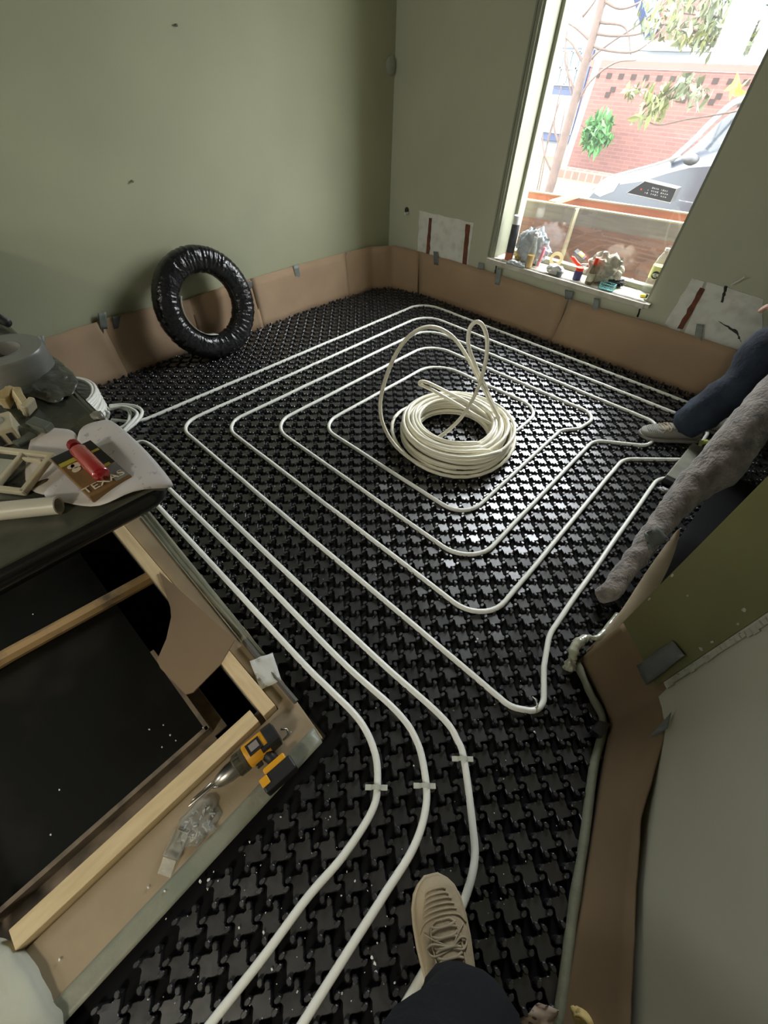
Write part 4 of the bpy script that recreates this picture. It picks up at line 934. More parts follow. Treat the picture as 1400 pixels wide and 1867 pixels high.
c = at(1020, 503, ZS); e = empty('small_pot', c, 0, 'small dark grey pot at the sill front left of the blue jar', 'pot')
b = MB(); b.lathe([(.017, 0), (.020, .030), (.0185, .030), (.016, .004)], 18, Matrix.Translation(c+Vector((0, -.012, 0)))); child(b, 'pot_body', mat('pot_grey', (.10, .11, .12), .4), e, auto=.6)
c = at(1200, 520, ZS); c.y += .07; c.x -= .03; b = MB(); b.box(c+Vector((0, 0, .06)), (.05, .012, .012), (0, .3, 0)); b.box(c+Vector((.0, 0, .04)), (.05, .012, .010), (0, .2, 0)); b.box(c+Vector((-.02, 0, .03)), (.012, .012, .06)); tag(b.build('wall_bracket', M['white_in'], bevel=.003), 'cream plastic bracket behind the large soda bottle', 'bracket')
c = at(1085, 500, ZS)+Vector((0, .055, .02)); b = MB(); b.blob(c, (.05, .02, .022), 41, .25, 3, 2.2); b.v = [(x, y, max(z_, ZS)) for x, y, z_ in b.v]; tag(b.build('grey_rag', mat('dark_grey_rag', (.12, .12, .12), .8, bump=.5, bscale=40), smooth=True), 'dark grey rag behind the brown bottle', 'rag')
c = at(1150, 516, ZS)+Vector((0, .0, .011)); b = MB(); b.blob(c, (.016, .012, .012), 3, .4, 2); tag(b.build('bottle_stopper', mat('blue_plastic', (.10, .20, .50), .4), smooth=True), 'blue stopper right of the canvas gloves', 'cap')
c = at(1104, 528, ZS); e = empty('plastic_basket', c, 0, 'little turquoise plastic basket at the sill front', 'basket')
teal = mat('turquoise_plastic', (.25, .58, .58), .25, trans=.3); b = MB(); L_, D_, H__ = .085, .045, .032; Mx = Matrix.Translation(c+Vector((.0, .012, .0)))
for s_ in (-1, 1):
    for k in range(9): b.box((-L_/2+L_*k/8, s_*D_/2, H__/2), (.0025, .002, H__), M=Mx)
    for k in range(5): b.box((s_*L_/2, -D_/2+D_*k/4, H__/2), (.002, .0025, H__), M=Mx)
    for zz in (.002, H__/2, H__): b.box((0, s_*D_/2, zz), (L_+.003, .003, .003), M=Mx); b.box((s_*L_/2, 0, zz), (.003, D_+.003, .003), M=Mx)
child(b, 'basket_grid', teal, e)
b = MB(); b.box((0, 0, .0015), (L_, D_, .002), M=Mx); child(b, 'basket_base', teal, e)
e, Mx = bottle('soda_bottle', 1180, 536, .235, [(.030, 0), (.035, .02), (.035, .28), (.033, .34), (.035, .40), (.035, .62), (.026, .80), (.013, .91), (.011, .93), (.011, .95)], clearp, 'large clear soda bottle with yellow label and round black emblem at the right sill end',
       (('bottle_label', [(.0355, .34), (.0355, .62)], mat('label_yellow_green', (.62, .62, .25), .5)), ('bottle_cap', [(.013, .945), (.013, 1.0), (.0, 1.002)], M['white_in'])), off=(-.012, .035))
dv = (Vector((0, 0, 0))-Vector((Mx.translation.x, Mx.translation.y, 0))).normalized(); az = math.atan2(dv.y, dv.x)
b = MB(); R_ = Mx @ Matrix.Rotation(az, 4, 'Z')
vs = []; fs = []; nr = 20
for k in range(nr): a = 2*PI*k/nr; yy, zz = .021*math.cos(a), .103+.021*math.sin(a); vs.append((math.sqrt(max(.0361**2-yy*yy, 0)), yy, zz))
vs.append((.0366, 0, .103)); fs = [(k, (k+1) % nr, nr) for k in range(nr)]
b.add(vs, fs, R_); child(b, 'label_emblem', mat('emblem_black', (.03, .035, .03), .5), e)
b = MB(); 
for zz, ww in ((.110, .020), (.102, .028), (.094, .018)): b.box((.0372, 0, zz), (.0006, ww, .0035), M=R_)
child(b, 'emblem_print', mat('emblem_white', (.7, .7, .65), .5), e)
c = at(1172, 543, ZS); e = empty('tape_measure', c, 0, 'small yellow and black tape measure at the right front of the sill', 'tape measure')
b = MB(); b.box(c+Vector((-.005, .008, .008)), (.034, .014, .014), (0, 0, .5)); child(b, 'measure_case', mat('bright_yellow', (.75, .62, .05), .4), e, bevel=.003)
b = MB(); b.box(c+Vector((.012, .014, .010)), (.012, .015, .018), (0, 0, .5)); child(b, 'measure_grip', blk, e, bevel=.003)
b = MB(); rg = random.Random(4)
for k in range(26):
    p = at(rg.uniform(925, 1180), rg.uniform(478, 540), ZS)
    if WX0+.02 < p.x < WX1-.02 and YW-.03 < p.y < YG-.05: b.blob(p+Vector((0, 0, .003)), (.006*rg.random()+.003, .004, .003), k, .5, 1)
b.blob(at(1177, 548, ZS)+Vector((0, 0, .003)), (.012, .007, .006), 77, .5, 2); b.blob(at(903, 468, ZS)+Vector((0, .01, .003)), (.014, .008, .006), 78, .5, 2)
o = b.build('sill_debris', M['rough_plaster'], smooth=True); tag(o, 'crumbs of plaster and rubbish strewn along the window sill', 'debris'); o['kind'] = 'stuff'

# ------------------------------------------------------------------ small things near the worker
c1, c2_ = at(1221, 874, .04), at(1268, 815, .04)
e = empty('tool_case', c1, 0, 'flat grey metal tool case on the mat beside the felt roll', 'tool')
ax = (c2_-c1); ang = math.atan2(ax.y, ax.x); Mx = Matrix.Translation((c1+c2_)/2) @ Matrix.Rotation(ang, 4, 'Z')
b = MB(); b.box((0, -.005, 0), (ax.length, .055, .032), M=Mx); child(b, 'case_body', mat('grey_beige_metal', (.33, .33, .27), .4, (.20, .19, .15), 12, .7), e, bevel=.004)
b = MB(); b.box((-ax.length/2-.012, -.006, -.004), (.026, .058, .03), M=Mx); child(b, 'case_cap', blk, e, bevel=.003)
c = at(1283, 806, .03); b = MB(); b.box(c, (.05, .018, .018), (0, 0, ang-.5)); tag(b.build('yellow_marker', mat('highlighter_yellow', (.80, .80, .20), .4), bevel=.003), 'yellow marker end beside the felt roll near the worker', 'marker')
c = at(1212, 895, .02); b = MB(); b.blob(c, (.022, .016, .010), 31, .6, 3, 3); tag(b.build('tissue_scrap', mat('grey_tissue', (.45, .46, .44), .7), smooth=True), 'scrunched pale scrap on the mat below the tool case', 'scrap')
c = at(1218, 905, .03); b = MB(); b.tube([at(1212, 912, .02), at(1232, 885, .03)], [.012, .018], 8); tag(b.build('black_clamp', blk, smooth=True), 'small black clamp between the tool case and felt roll', 'clamp')
c = at(984, 1850, .008); b = MB()
o = quad_sheet([at(945, 1862, .012), at(982, 1828, .02), at(1022, 1842, .03), at(1000, 1900, .02)], 6, 6, .012, 9).build('paper_scrap', mat('pinkish_cardboard', (.33, .25, .19), .8), smooth=True); tag(o, 'pinkish paper scrap on the mat at the foot of the right wall', 'paper')
b = MB(); b.blob(at(1062, 1862, .10), (.018, .014, .026), 8, .3, 3); tag(b.build('yellow_blob', mat('dull_yellow', (.55, .42, .16), .7, bump=.5), smooth=True), 'small yellow blob on the wrapped wall base', 'foam')  # small yellow lump on the wrapped cardboard
b = MB(); b.prism([at(1080, 1322, 0)[:2], at(1100, 1328, 0)[:2], at(1085, 1352, 0)[:2], at(1068, 1340, 0)[:2]], .02, .05); tag(b.build('mat_offcut', M['mat']), 'black mat offcut tucked against the wrapped corner', 'mat offcut')

# ------------------------------------------------------------------ outdoors
ZG = -.8
grassm = mat('pale_grass', (.075, .085, .03), .9, (.10, .09, .055), 3, .8, bump=.5, bscale=30); pave = mat('paving', (.13, .13, .12), .9, (.10, .10, .09), 5, .6)
b = MB(); b.box((-6, 20, ZG-.05), (60, 33, .1)); b.v = [(x, max(y, YW+.35), z_) for x, y, z_ in b.v]; o = b.build('ground', grassm); struct(o)
b = MB(); b.box((-6, 10.5, ZG+.006), (60, 3.0, .01)); o = b.build('pavement', pave); struct(o)
# planter of planks right outside the pane
orange = mat('orange_board', (.34, .10, .03), .7, (.26, .08, .025), 6, .7, stretch=(1, 8, 12)); brownb = mat('brown_board', (.19, .078, .033), .75, (.10, .045, .02), 5, .8, stretch=(1.2, 8, 14)); greyb = mat('grey_board', (.15, .125, .085), .8, (.11, .085, .06), 5, .7, stretch=(1, 8, 12)); creamb = mat('cream_edge', (.28, .24, .14), .7)
plx = empty('plank_box', (-1.1, 3.5, ZG), 0, 'open box of timber planks standing right outside the window', 'planter')
n1l, n1r = aty(945, 359, 3.42), aty(1240, 402, 3.42); f1l, f1r = aty(950, 342, 3.85), aty(1245, 382, 3.85)
zn, zf = (n1l.z+n1r.z)/2, (f1l.z+f1r.z)/2
def plank(name, m_, y, z0, z1, th=.03, dl=0):
    b = MB(); sl = (n1r.z-n1l.z)/(n1r.x-n1l.x)*.9; c0 = -1.1
    vs = []
    for (x, yy, zz) in ((-2.6, y-th/2, z0), (.8, y-th/2, z0), (.8, y+th/2, z0), (-2.6, y+th/2, z0), (-2.6, y-th/2, z1), (.8, y-th/2, z1), (.8, y+th/2, z1), (-2.6, y+th/2, z1)):
        vs.append((x, yy, zz+(x-c0)*sl if zz > z0+.001 or z0 > ZG+.1 else zz))
    b.add(vs, [(0, 3, 2, 1), (4, 5, 6, 7), (0, 1, 5, 4), (1, 2, 6, 5), (2, 3, 7, 6), (3, 0, 4, 7)]); return child(b, name, m_, plx)
plank('front_plank', brownb, 3.42, ZG, zn-.10); plank('upper_plank', greyb, 3.42, zn-.10, zn-.008, .034); plank('front_edge', creamb, 3.42, zn-.008, zn, .036)
plank('rear_plank', orange, 3.85, ZG, zf-.008); plank('rear_edge', creamb, 3.85, zf-.008, zf, .036)
b = MB(); c = aty(1030, 362, 3.64); b.box((c.x, 3.635, (zn+zf)/2-.012), (.055, .40, .02)); child(b, 'spacer_block', mat('yellow_spacer', (.30, .24, .10), .7), plx)
b = MB(); c = aty(1045, 410, 3.39); b.box((c.x, 3.37, .50), (.012, .05, .36)); child(b, 'corner_batten', creamb, plx)
# brick garden wall with pierced rows
YBW = 15.5
bm1 = brick_mat('red_brick', (.100, .037, .028), (.074, .028, .022), (.098, .052, .042), 1.5, .42, .12, .012)
wl, wr = aty(1072, 105, YBW), aty(1420, 132, YBW); wl2 = aty(1030, 292, YBW)
gw = empty('brick_garden_wall', (wl.x, YBW, ZG), 0, 'long red brick garden wall with pierced top rows across the street', 'brick wall')
zt = (wl.z+wr.z)/2+.02
b = MB(); b.box(((wl2.x+3)/2, YBW+.15, (ZG+zt-.12)/2), (3-wl2.x, .3, zt-.12-ZG)); child(b, 'brick_body', bm1, gw)
b = MB(); b.box(((wl2.x+3)/2, YBW+.15, zt-.05), (3-wl2.x+.06, .36, .12)); child(b, 'coping', mat('brick_coping', (.10, .05, .04), .8), gw)
b = MB(); x = wl2.x+.25; k = 0; zt2 = zt
while x < 2.5:
    b.box((x, YBW+.0, zt2-.26), (.13, .03, .10)); 
    b.box((x+.11*(1 if k % 2 else -1), YBW+.0, zt2-.50-(.10 if k % 2 else 0)), (.13, .03, .10)); x += .32; k += 1
o = child(b, 'pierced_openings', mat('brick_dark', (.018, .010, .008), .95), gw)
b = MB(); b.box(((wl2.x+3)/2, YBW-.6, ZG+.12), (3-wl2.x, .22, .24)); tag(b.build('brick_kerb', brick_mat('kerb_brick', (.10, .06, .045), (.08, .05, .035), (.11, .10, .08), 1.0, .22, .3, .02)), 'low brick kerb in front of the garden wall', 'kerb')
# green shrub by the garden wall
def leafcloud(name, c, r, n, m_, lab, cat, seed=0, ls=.12, par=None):
    rg = random.Random(seed); b = MB()
    for k in range(n):
        d = Vector((rg.gauss(0, 1), rg.gauss(0, 1), rg.gauss(0, 1))).normalized()*rg.random()**.4
        p = Vector(c)+Vector((d.x*r[0], d.y*r[1], d.z*r[2])); s_ = ls*(.6+.8*rg.random())
        R_ = Euler((rg.uniform(0, 6), rg.uniform(0, 6), rg.uniform(0, 6))).to_matrix()
        vs = [p+R_ @ Vector(q)*s_ for q in ((-1, 0, 0), (-.2, -.35, .05), (1, 0, 0), (-.2, .35, .05))]
        b.add(vs, [(0, 1, 2, 3)])
    if par: return child(b, name, m_, par)
    return tag(b.build(name, m_), lab, cat)
shrub = mat('shrub_green', (.025, .09, .02), .6, (.05, .13, .03), 6, .7); yleaf = mat('yellow_green_leaf', (.10, .105, .03), .6, (.07, .09, .03), 4, .8); dleaf = mat('grey_green_leaf', (.06, .08, .04), .6, (.10, .11, .06), 4, .8)
c = aty(1090, 243, YBW-.8); leafcloud('shrub', c, (.42, .3, .42), 260, shrub, 'round bright green shrub in front of the brick wall', 'shrub', 1, .14)
# white house with blue framed door and window
YH = 18.5
wh = mat('white_render', (.16, .17, .185), .8, (.13, .14, .15), 2, .5); blue = mat('navy_paint', (.015, .025, .075), .4); darkglass = mat('dark_glass', (.07, .10, .11), .1)
hs = empty('white_house', (-9, YH, ZG), 0, 'white rendered house with navy framed window and door behind the tree', 'house')
b = MB(); b.box((-5.0, YH+2.0, ZG+2.2), (26, 4, 4.4)); child(b, 'house_wall', wh, hs)
def hb(px0, py0, px1, py1, Y): a = aty(px0, py0, Y); c = aty(px1, py1, Y); return a, c
def rectpart(name, m_, tl, br, Y, th, par=hs):
    a, c = aty(*tl, Y), aty(*br, Y); b = MB(); b.box(((a.x+c.x)/2, Y, (a.z+c.z)/2), (abs(c.x-a.x), th, abs(a.z-c.z))); return child(b, name, m_, par)
o = rectpart('window_frame', blue, (1000, 86), (1064, 165), YH-.06, .1)
o = rectpart('window_glass', darkglass, (1014, 92), (1056, 156), YH-.13, .05)
a, c_ = aty(1014, 92, YH-.2), aty(1056, 156, YH-.2); b = MB()
for k in range(1, 4): b.box((a.x+(c_.x-a.x)*k/4, YH-.18, (a.z+c_.z)/2), (.05, .04, a.z-c_.z))
for k in range(0, 3): b.box(((a.x+c_.x)/2, YH-.18, a.z+(c_.z-a.z)*k/2), (c_.x-a.x, .04, .05))
child(b, 'glazing_bars', mat('white_bars', (.3, .3, .3), .5), hs)
rectpart('door_frame', blue, (985, 160), (1052, 262), YH-.06, .1); rectpart('door_panel', mat('white_door', (.27, .28, .29), .5), (1000, 172), (1040, 246), YH-.13, .08)
a = aty(1168, -25, YH-.2); c_ = aty(1192, 62, YH-.2); b = MB(); b.tube([Vector((a.x, YH-.2, a.z)), Vector((c_.x, YH-.2, c_.z))], .22, 4); child(b, 'gable_board', blue, hs)
# brick gable at upper right
b = MB(); a = aty(1190, -40, YH-.25); c_ = aty(1245, 45, YH-.25); b.box(((a.x+c_.x)/2+.4, YH-.1, a.z-.5), (1.3, .1, 1.5)); child(b, 'brick_gable', bm1, hs)
b = MB(); a = aty(1110, 100, 16.2); b.box((0, 17.3, zt+.32), (16, .5, .18)); b.box((0, 17.3, (zt+ZG)/2), (15, .3, zt-ZG)); tag(b.build('carport', mat('pale_grey_roof', (.19, .21, .22), .6)), 'pale flat roofed shed behind the brick wall', 'shed')
# white gate post
a, c_ = aty(1028, 305, 13.2), aty(1096, 95, 13.2); b = MB(); b.tube([a, c_], .07, 8); gp = b.build('white_post', mat('white_post_paint', (.33, .33, .33), .5)); tag(gp, 'slender white post leaning behind the tree trunk', 'post')
# tree
bark = mat('bark', (.075, .05, .04), .9, (.05, .035, .03), 12, .7, bump=.5)
YT = 7.4
tre = empty('garden_tree', aty(1002, 340, YT), 0, 'bare slender tree in the garden left of the view', 'tree')
b = MB(); tp = [aty(x, y, YT) for x, y in ((1000, 350), (1012, 310), (1035, 230), (1060, 140), (1083, 60), (1100, -10), (1108, -60))]
tp[0].z = min(tp[0].z, .1); root = tp[0].copy(); root.z = ZG; root.x -= .12
b.tube(smooth_path([root]+tp, 6), [.075-.0009*i for i in range(6*7+1)], 10); child(b, 'trunk', bark, tre, smooth=True)
def branch(par, pts, r0, r1, Y=YT):
    P = [aty(p[0], p[1], Y+(p[2] if len(p) > 2 else 0)) for p in pts]; pp = smooth_path(P, 5); n = len(pp)
    b = MB(); b.tube(pp, [r0+(r1-r0)*i/(n-1) for i in range(n)], 6); child(b, 'branch', bark, par, smooth=True)
for pts in ([(1060, 140), (1075, 110), (1110, 80), (1170, 40), (1230, -10)], [(1078, 75), (1050, 50), (1020, 30), (1000, -10)], [(1085, 60), (1120, 65), (1170, 60), (1240, 30)], [(1050, 175), (1042, 150), (1030, 110), (1034, 30), (1020, -20)],
            [(1035, 230), (1045, 190), (1037, 150), (1033, 90)], [(1090, 30), (1110, -5), (1125, -30)], [(1075, 80), (1100, 90), (1150, 95), (1180, 80), (1210, 50)], [(1066, 120), (1040, 75), (1010, 60), (985, 50)], [(1100, 0), (1130, 15), (1165, 5), (1190, -20)], [(1040, 210), (1075, 150), (1120, 115), (1160, 110)],
            [(1062, 30), (1080, 8), (1095, -15)], [(1095, 40), (1140, 50), (1150, 100)], [(1022, 270), (1010, 230), (1018, 180), (1025, 150)], [(1008, 320), (990, 270), (992, 200)]):
    branch(tre, pts, .018, .005)
for i, (pts) in enumerate(([(985, 335), (1000, 250), (1022, 180)], [(995, 345), (1015, 270), (1030, 200)], [(980, 340), (990, 290), (1012, 215)])):
    P = [aty(x, y, 8.6) for x, y in pts]; r_ = P[0].copy(); r_.z = ZG; b = MB(); b.tube(smooth_path([r_]+P, 5), .012, 6)
    tag(b.build('sapling', bark, smooth=True), ('thin bare sapling nearest the window jamb', 'thin bare sapling between the jamb and the tree trunk', 'thin bare sapling crossing the navy door')[i], 'sapling', 'bare saplings in the garden')
# overhanging leafy branches (a nearer tree beyond the right jamb)
t2 = empty('leafy_tree', (1.2, 6.4, ZG), 0, 'leafy tree whose pale branches hang into the upper right of the view', 'tree')
b = MB(); b.tube([Vector((1.2, 6.4, ZG)), Vector((1.0, 6.4, .8)), Vector((.6, 6.3, 2.0)), Vector((.2, 6.3, 2.9))], [.11, .09, .07, .05], 10); child(b, 'trunk', bark, t2, smooth=True)
def branch2(pts, r0=.014, r1=.004, Y=6.3):
    P = [aty(p[0], p[1], Y) for p in pts]; pp = smooth_path(P, 5); n = len(pp); b = MB(); b.tube(pp, [r0+(r1-r0)*i/(n-1) for i in range(n)], 6); child(b, 'branch', bark, t2, smooth=True)
branch2([(1500, 70), (1400, 85), (1340, 90), (1280, 60), (1210, 45), (1170, 60)]); branch2([(1480, 150), (1385, 105), (1320, 85), (1250, 80)]); branch2([(1480, 20), (1380, 40), (1300, 30), (1210, 20)]); branch2([(1500, 170), (1330, 205), (1250, 218), (1200, 228), (1170, 215)], .009)
for i, (px, py, rx, rz, n, m_, ls) in enumerate(((1260, 25, .55, .22, 260, dleaf, .045), (1350, 20, .45, .3, 320, dleaf, .045), (1300, 65, .5, .08, 170, yleaf, .05), (1380, 60, .2, .15, 140, dleaf, .05), (1200, 180, .16, .10, 60, yleaf, .06), (1250, 160, .15, .10, 70, dleaf, .055), (1190, 200, .12, .12, 50, yleaf, .06), (1160, 165, .10, .06, 30, yleaf, .05), (1275, 180, .08, .10, 30, dleaf, .05), (1225, 15, .3, .18, 110, yleaf, .045), (1165, 215, .06, .06, 16, yleaf, .06), (1345, 160, .05, .05, 10, mat('autumn_yellow', (.28, .20, .012), .6), .07))):
    leafcloud('foliage', aty(px, py, 6.3), (rx, .25, rz), n, m_, None, None, i+40, ls, t2)
# parked car
YCAR = 8.0
car = empty('parked_car', (-1.2, YCAR, ZG), 0, 'dark silver car parked across the verge, bonnet towards the tree', 'car')
carp = mat('car_paint', (.018, .022, .030), .3, metal=.2, spec=.5, coat=.25); cglass = mat('car_glass', (.03, .035, .04), .12, spec=.4); chrome = mat('bright_trim', (.25, .26, .27), .3, metal=.3)
def prof(pts, y0, y1, m_, name, inset=.0, **k):
    P = [aty(x, y, YCAR) for x, y in pts]; n = len(P); vs = []; fs = []
    secs = [(y0, inset), (y0+.15, 0), (y1-.15, 0), (y1, inset)]
    cz = ZG+.3
    for (yy, ins) in secs:
        for p in P: vs.append((p.x, yy, p.z-ins*max(0, (p.z-cz))*.3))
    for s_ in range(3):
        for i in range(n): fs.append((s_*n+i, s_*n+(i+1) % n, (s_+1)*n+(i+1) % n, (s_+1)*n+i))
    fs.append(list(range(n))[::-1]); fs.append(list(range(3*n, 4*n)))
    b = MB(); b.add(vs, fs); return child(b, name, m_, car, **k)
fr = aty(1068, 356, YCAR); P0 = (1066, 395)
body_pts = [(1062, 420), (1062, 385), (1070, 360), (1085, 338), (1105, 325), (1140, 316), (1180, 308), (1225, 290), (1270, 275), (1420, 255), (1560, 270), (1620, 330), (1560, 470)]
prof(body_pts, YCAR, YCAR+1.7, carp, 'car_body', .5, auto=.5)
prof([(1228, 291), (1262, 262), (1300, 225), (1345, 190), (1480, 175), (1600, 255), (1420, 262)], YCAR+.12, YCAR+1.58, cglass, 'cabin_glass', .8, auto=.5)
P = [aty(x, y, YCAR+.08) for x, y in ((1222, 294), (1262, 258), (1300, 220), (1345, 184), (1400, 176))]
b = MB(); b.tube(smooth_path(P, 5), .035, 8); child(b, 'windscreen_pillar', chrome, car, smooth=True)
P = [aty(x, y, YCAR+.02) for x, y in ((1085, 352), (1105, 338), (1130, 333), (1120, 348), (1095, 358))]
b = MB(); n = len(P); b.add([p-Vector((0, .03, 0)) for p in P]+[p+Vector((0, .1, 0)) for p in P], [list(range(n)), list(range(n, 2*n))[::-1]]+[(i, i+n, (i+1) % n+n, (i+1) % n) for i in range(n)]); child(b, 'headlamp', mat('headlamp_glass', (.25, .26, .27), .2), car)
P = [aty(x, y, YCAR-.02) for x, y in ((1080, 345), (1110, 324), (1150, 312), (1200, 298), (1240, 284))]
b = MB(); b.tube(smooth_path(P, 5), .014, 6); child(b, 'bonnet_edge', chrome, car, smooth=True)
for x_ in (.25, 2.6):
    b = MB(); b.lathe([(.0, -.1), (.30, -.1), (.32, -.06), (.32, .06), (.30, .1)], 24, Matrix.Translation((fr.x+.55+x_, YCAR+.1, ZG+.32)) @ Matrix.Rotation(PI/2, 4, 'X')); child(b, 'wheel', blk, car, auto=.6)
P = [aty(x, y, YCAR-.1) for x, y in ((1246, 300), (1252, 283), (1268, 280), (1272, 300))]
b = MB(); b.blob(sum(P, Vector())/4, (.10, .08, .06), 3, .05, 2); child(b, 'door_mirror', blk, car, smooth=True)
# black crate standing on the plank box
cr_c = [aty(1142, 352, 3.80), aty(1176, 330, 3.80), aty(1234, 344, 3.80), aty(1222, 370, 3.80)]
crate = empty('black_crate', (cr_c[0]+cr_c[3])/2, 0, 'black slotted crate with white markings standing on the planks before the car', 'crate')
crm = mat('crate_black', (.012, .012, .014), .4); crw = mat('crate_white', (.3, .3, .3), .5)
b = MB(); vs = [p for p in cr_c]+[p+Vector((0, .10, 0)) for p in cr_c]; b.add(vs, [(0, 1, 2, 3), (7, 6, 5, 4), (0, 4, 5, 1), (1, 5, 6, 2), (2, 6, 7, 3), (3, 7, 4, 0)]); child(b, 'crate_body', crm, crate)
b = MB(); q = [p-Vector((0, .004, 0)) for p in cr_c]; b.tube(q, .0028, 6, closed=True); child(b, 'crate_rim', crw, crate)
b = MB()
for r_ in range(3):
    for k in range(11):
        if (k*7+r_*3) % 5 == 0: continue
        u, v = .34+k*.05, .30+r_*.20; p = q[1].lerp(q[2], u).lerp(q[0].lerp(q[3], u), v); b.box(p, (.008 if k % 3 else .004, .002, .009 if k % 2 else .006))
child(b, 'crate_markings', crw, crate)
b = MB(); p = q[1].lerp(q[0], .55).lerp(q[2].lerp(q[3], .55), .18); b.box(p, (.008, .002, .008)); child(b, 'red_mark', rdm, crate)

# ------------------------------------------------------------------ people
jeans = mat('navy_denim', (.012, .017, .028), .85, (.05, .075, .11), 5, .8, bump=.4, bscale=60, lo=.45, hi=.8)
darktrousers = mat('dark_navy_trousers', (.005, .006, .010), .9, (.008, .009, .014), 8, .6, bump=.3, bscale=40)
skin = mat('skin', (.48, .27, .19), .5, (.38, .19, .13), 10, .5, sub=.1); hair = mat('dark_hair', (.03, .02, .015), .6); shirt = mat('dark_work_shirt', (.03, .035, .04), .85)
suede = mat('beige_suede', (.42, .34, .22), .8, (.32, .25, .16), 14, .8, bump=.3, bscale=60); sole = mat('pale_rubber', (.45, .38, .26), .6); greyshoe = mat('dusty_grey_shoe', (.30, .29, .26), .8, (.20, .195, .17), 12, .8, bump=.3, bscale=40); lace = mat('lace', (.34, .28, .19), .8)

def skin_body(name, verts, edges, m_, parent, root=0, sub=2):
    me = bpy.data.meshes.new(name); me.from_pydata([v[:3] for v in verts], edges, []); o = bpy.data.objects.new(name, me); COL.objects.link(o)
    s = o.modifiers.new('skin', 'SKIN'); s.use_smooth_shade = True
    for i, v in enumerate(verts):
        sv = me.skin_vertices[0].data[i]; r = v[3]; sv.radius = (r, v[4] if len(v) > 4 else r); sv.use_root = (i == root)
    ss = o.modifiers.new('sub', 'SUBSURF'); ss.levels = ss.render_levels = sub
    me.materials.append(m_)
    if parent: o.parent = parent; o.matrix_parent_inverse = Matrix.Translation(-parent.location)
    # bake to a plain mesh so that it stays one continuous surface
    bpy.context.view_layer.update(); ev = o.evaluated_get(bpy.context.evaluated_depsgraph_get()); nm = bpy.data.meshes.new_from_object(ev)
    o.modifiers.clear(); o.data = nm
    if not nm.materials: nm.materials.append(m_)
    nm.polygons.foreach_set('use_smooth', [True]*len(nm.polygons))
    return o

def limb(path, radii, n=20, seed=0, wr=.006, sub=6, sx=1.0, freq=14):
    pp = smooth_path(path, sub); rr = []
    for i in range(len(radii)-1):
        for k in range(sub): t = k/sub; rr.append(radii[i]*(1-t)+radii[i+1]*t)
    rr.append(radii[-1]); b = MB(); b.tube(pp, rr, n, sx=sx)
    nv = []
    for i, v in enumerate(b.v):
        p = Vector(v); c = pp[min(i//n, len(pp)-1)]; d = (p-c); 
        if d.length > 1e-6: d.normalize()
        nv.append(tuple(p+d*wr*(noise.noise(Vector((p.x*freq*.6, p.y*freq*.6, p.z*freq+seed)))+.6*noise.noise(p*freq*2.3+Vector((seed, 0, 0))))))
    b.v = nv; return b

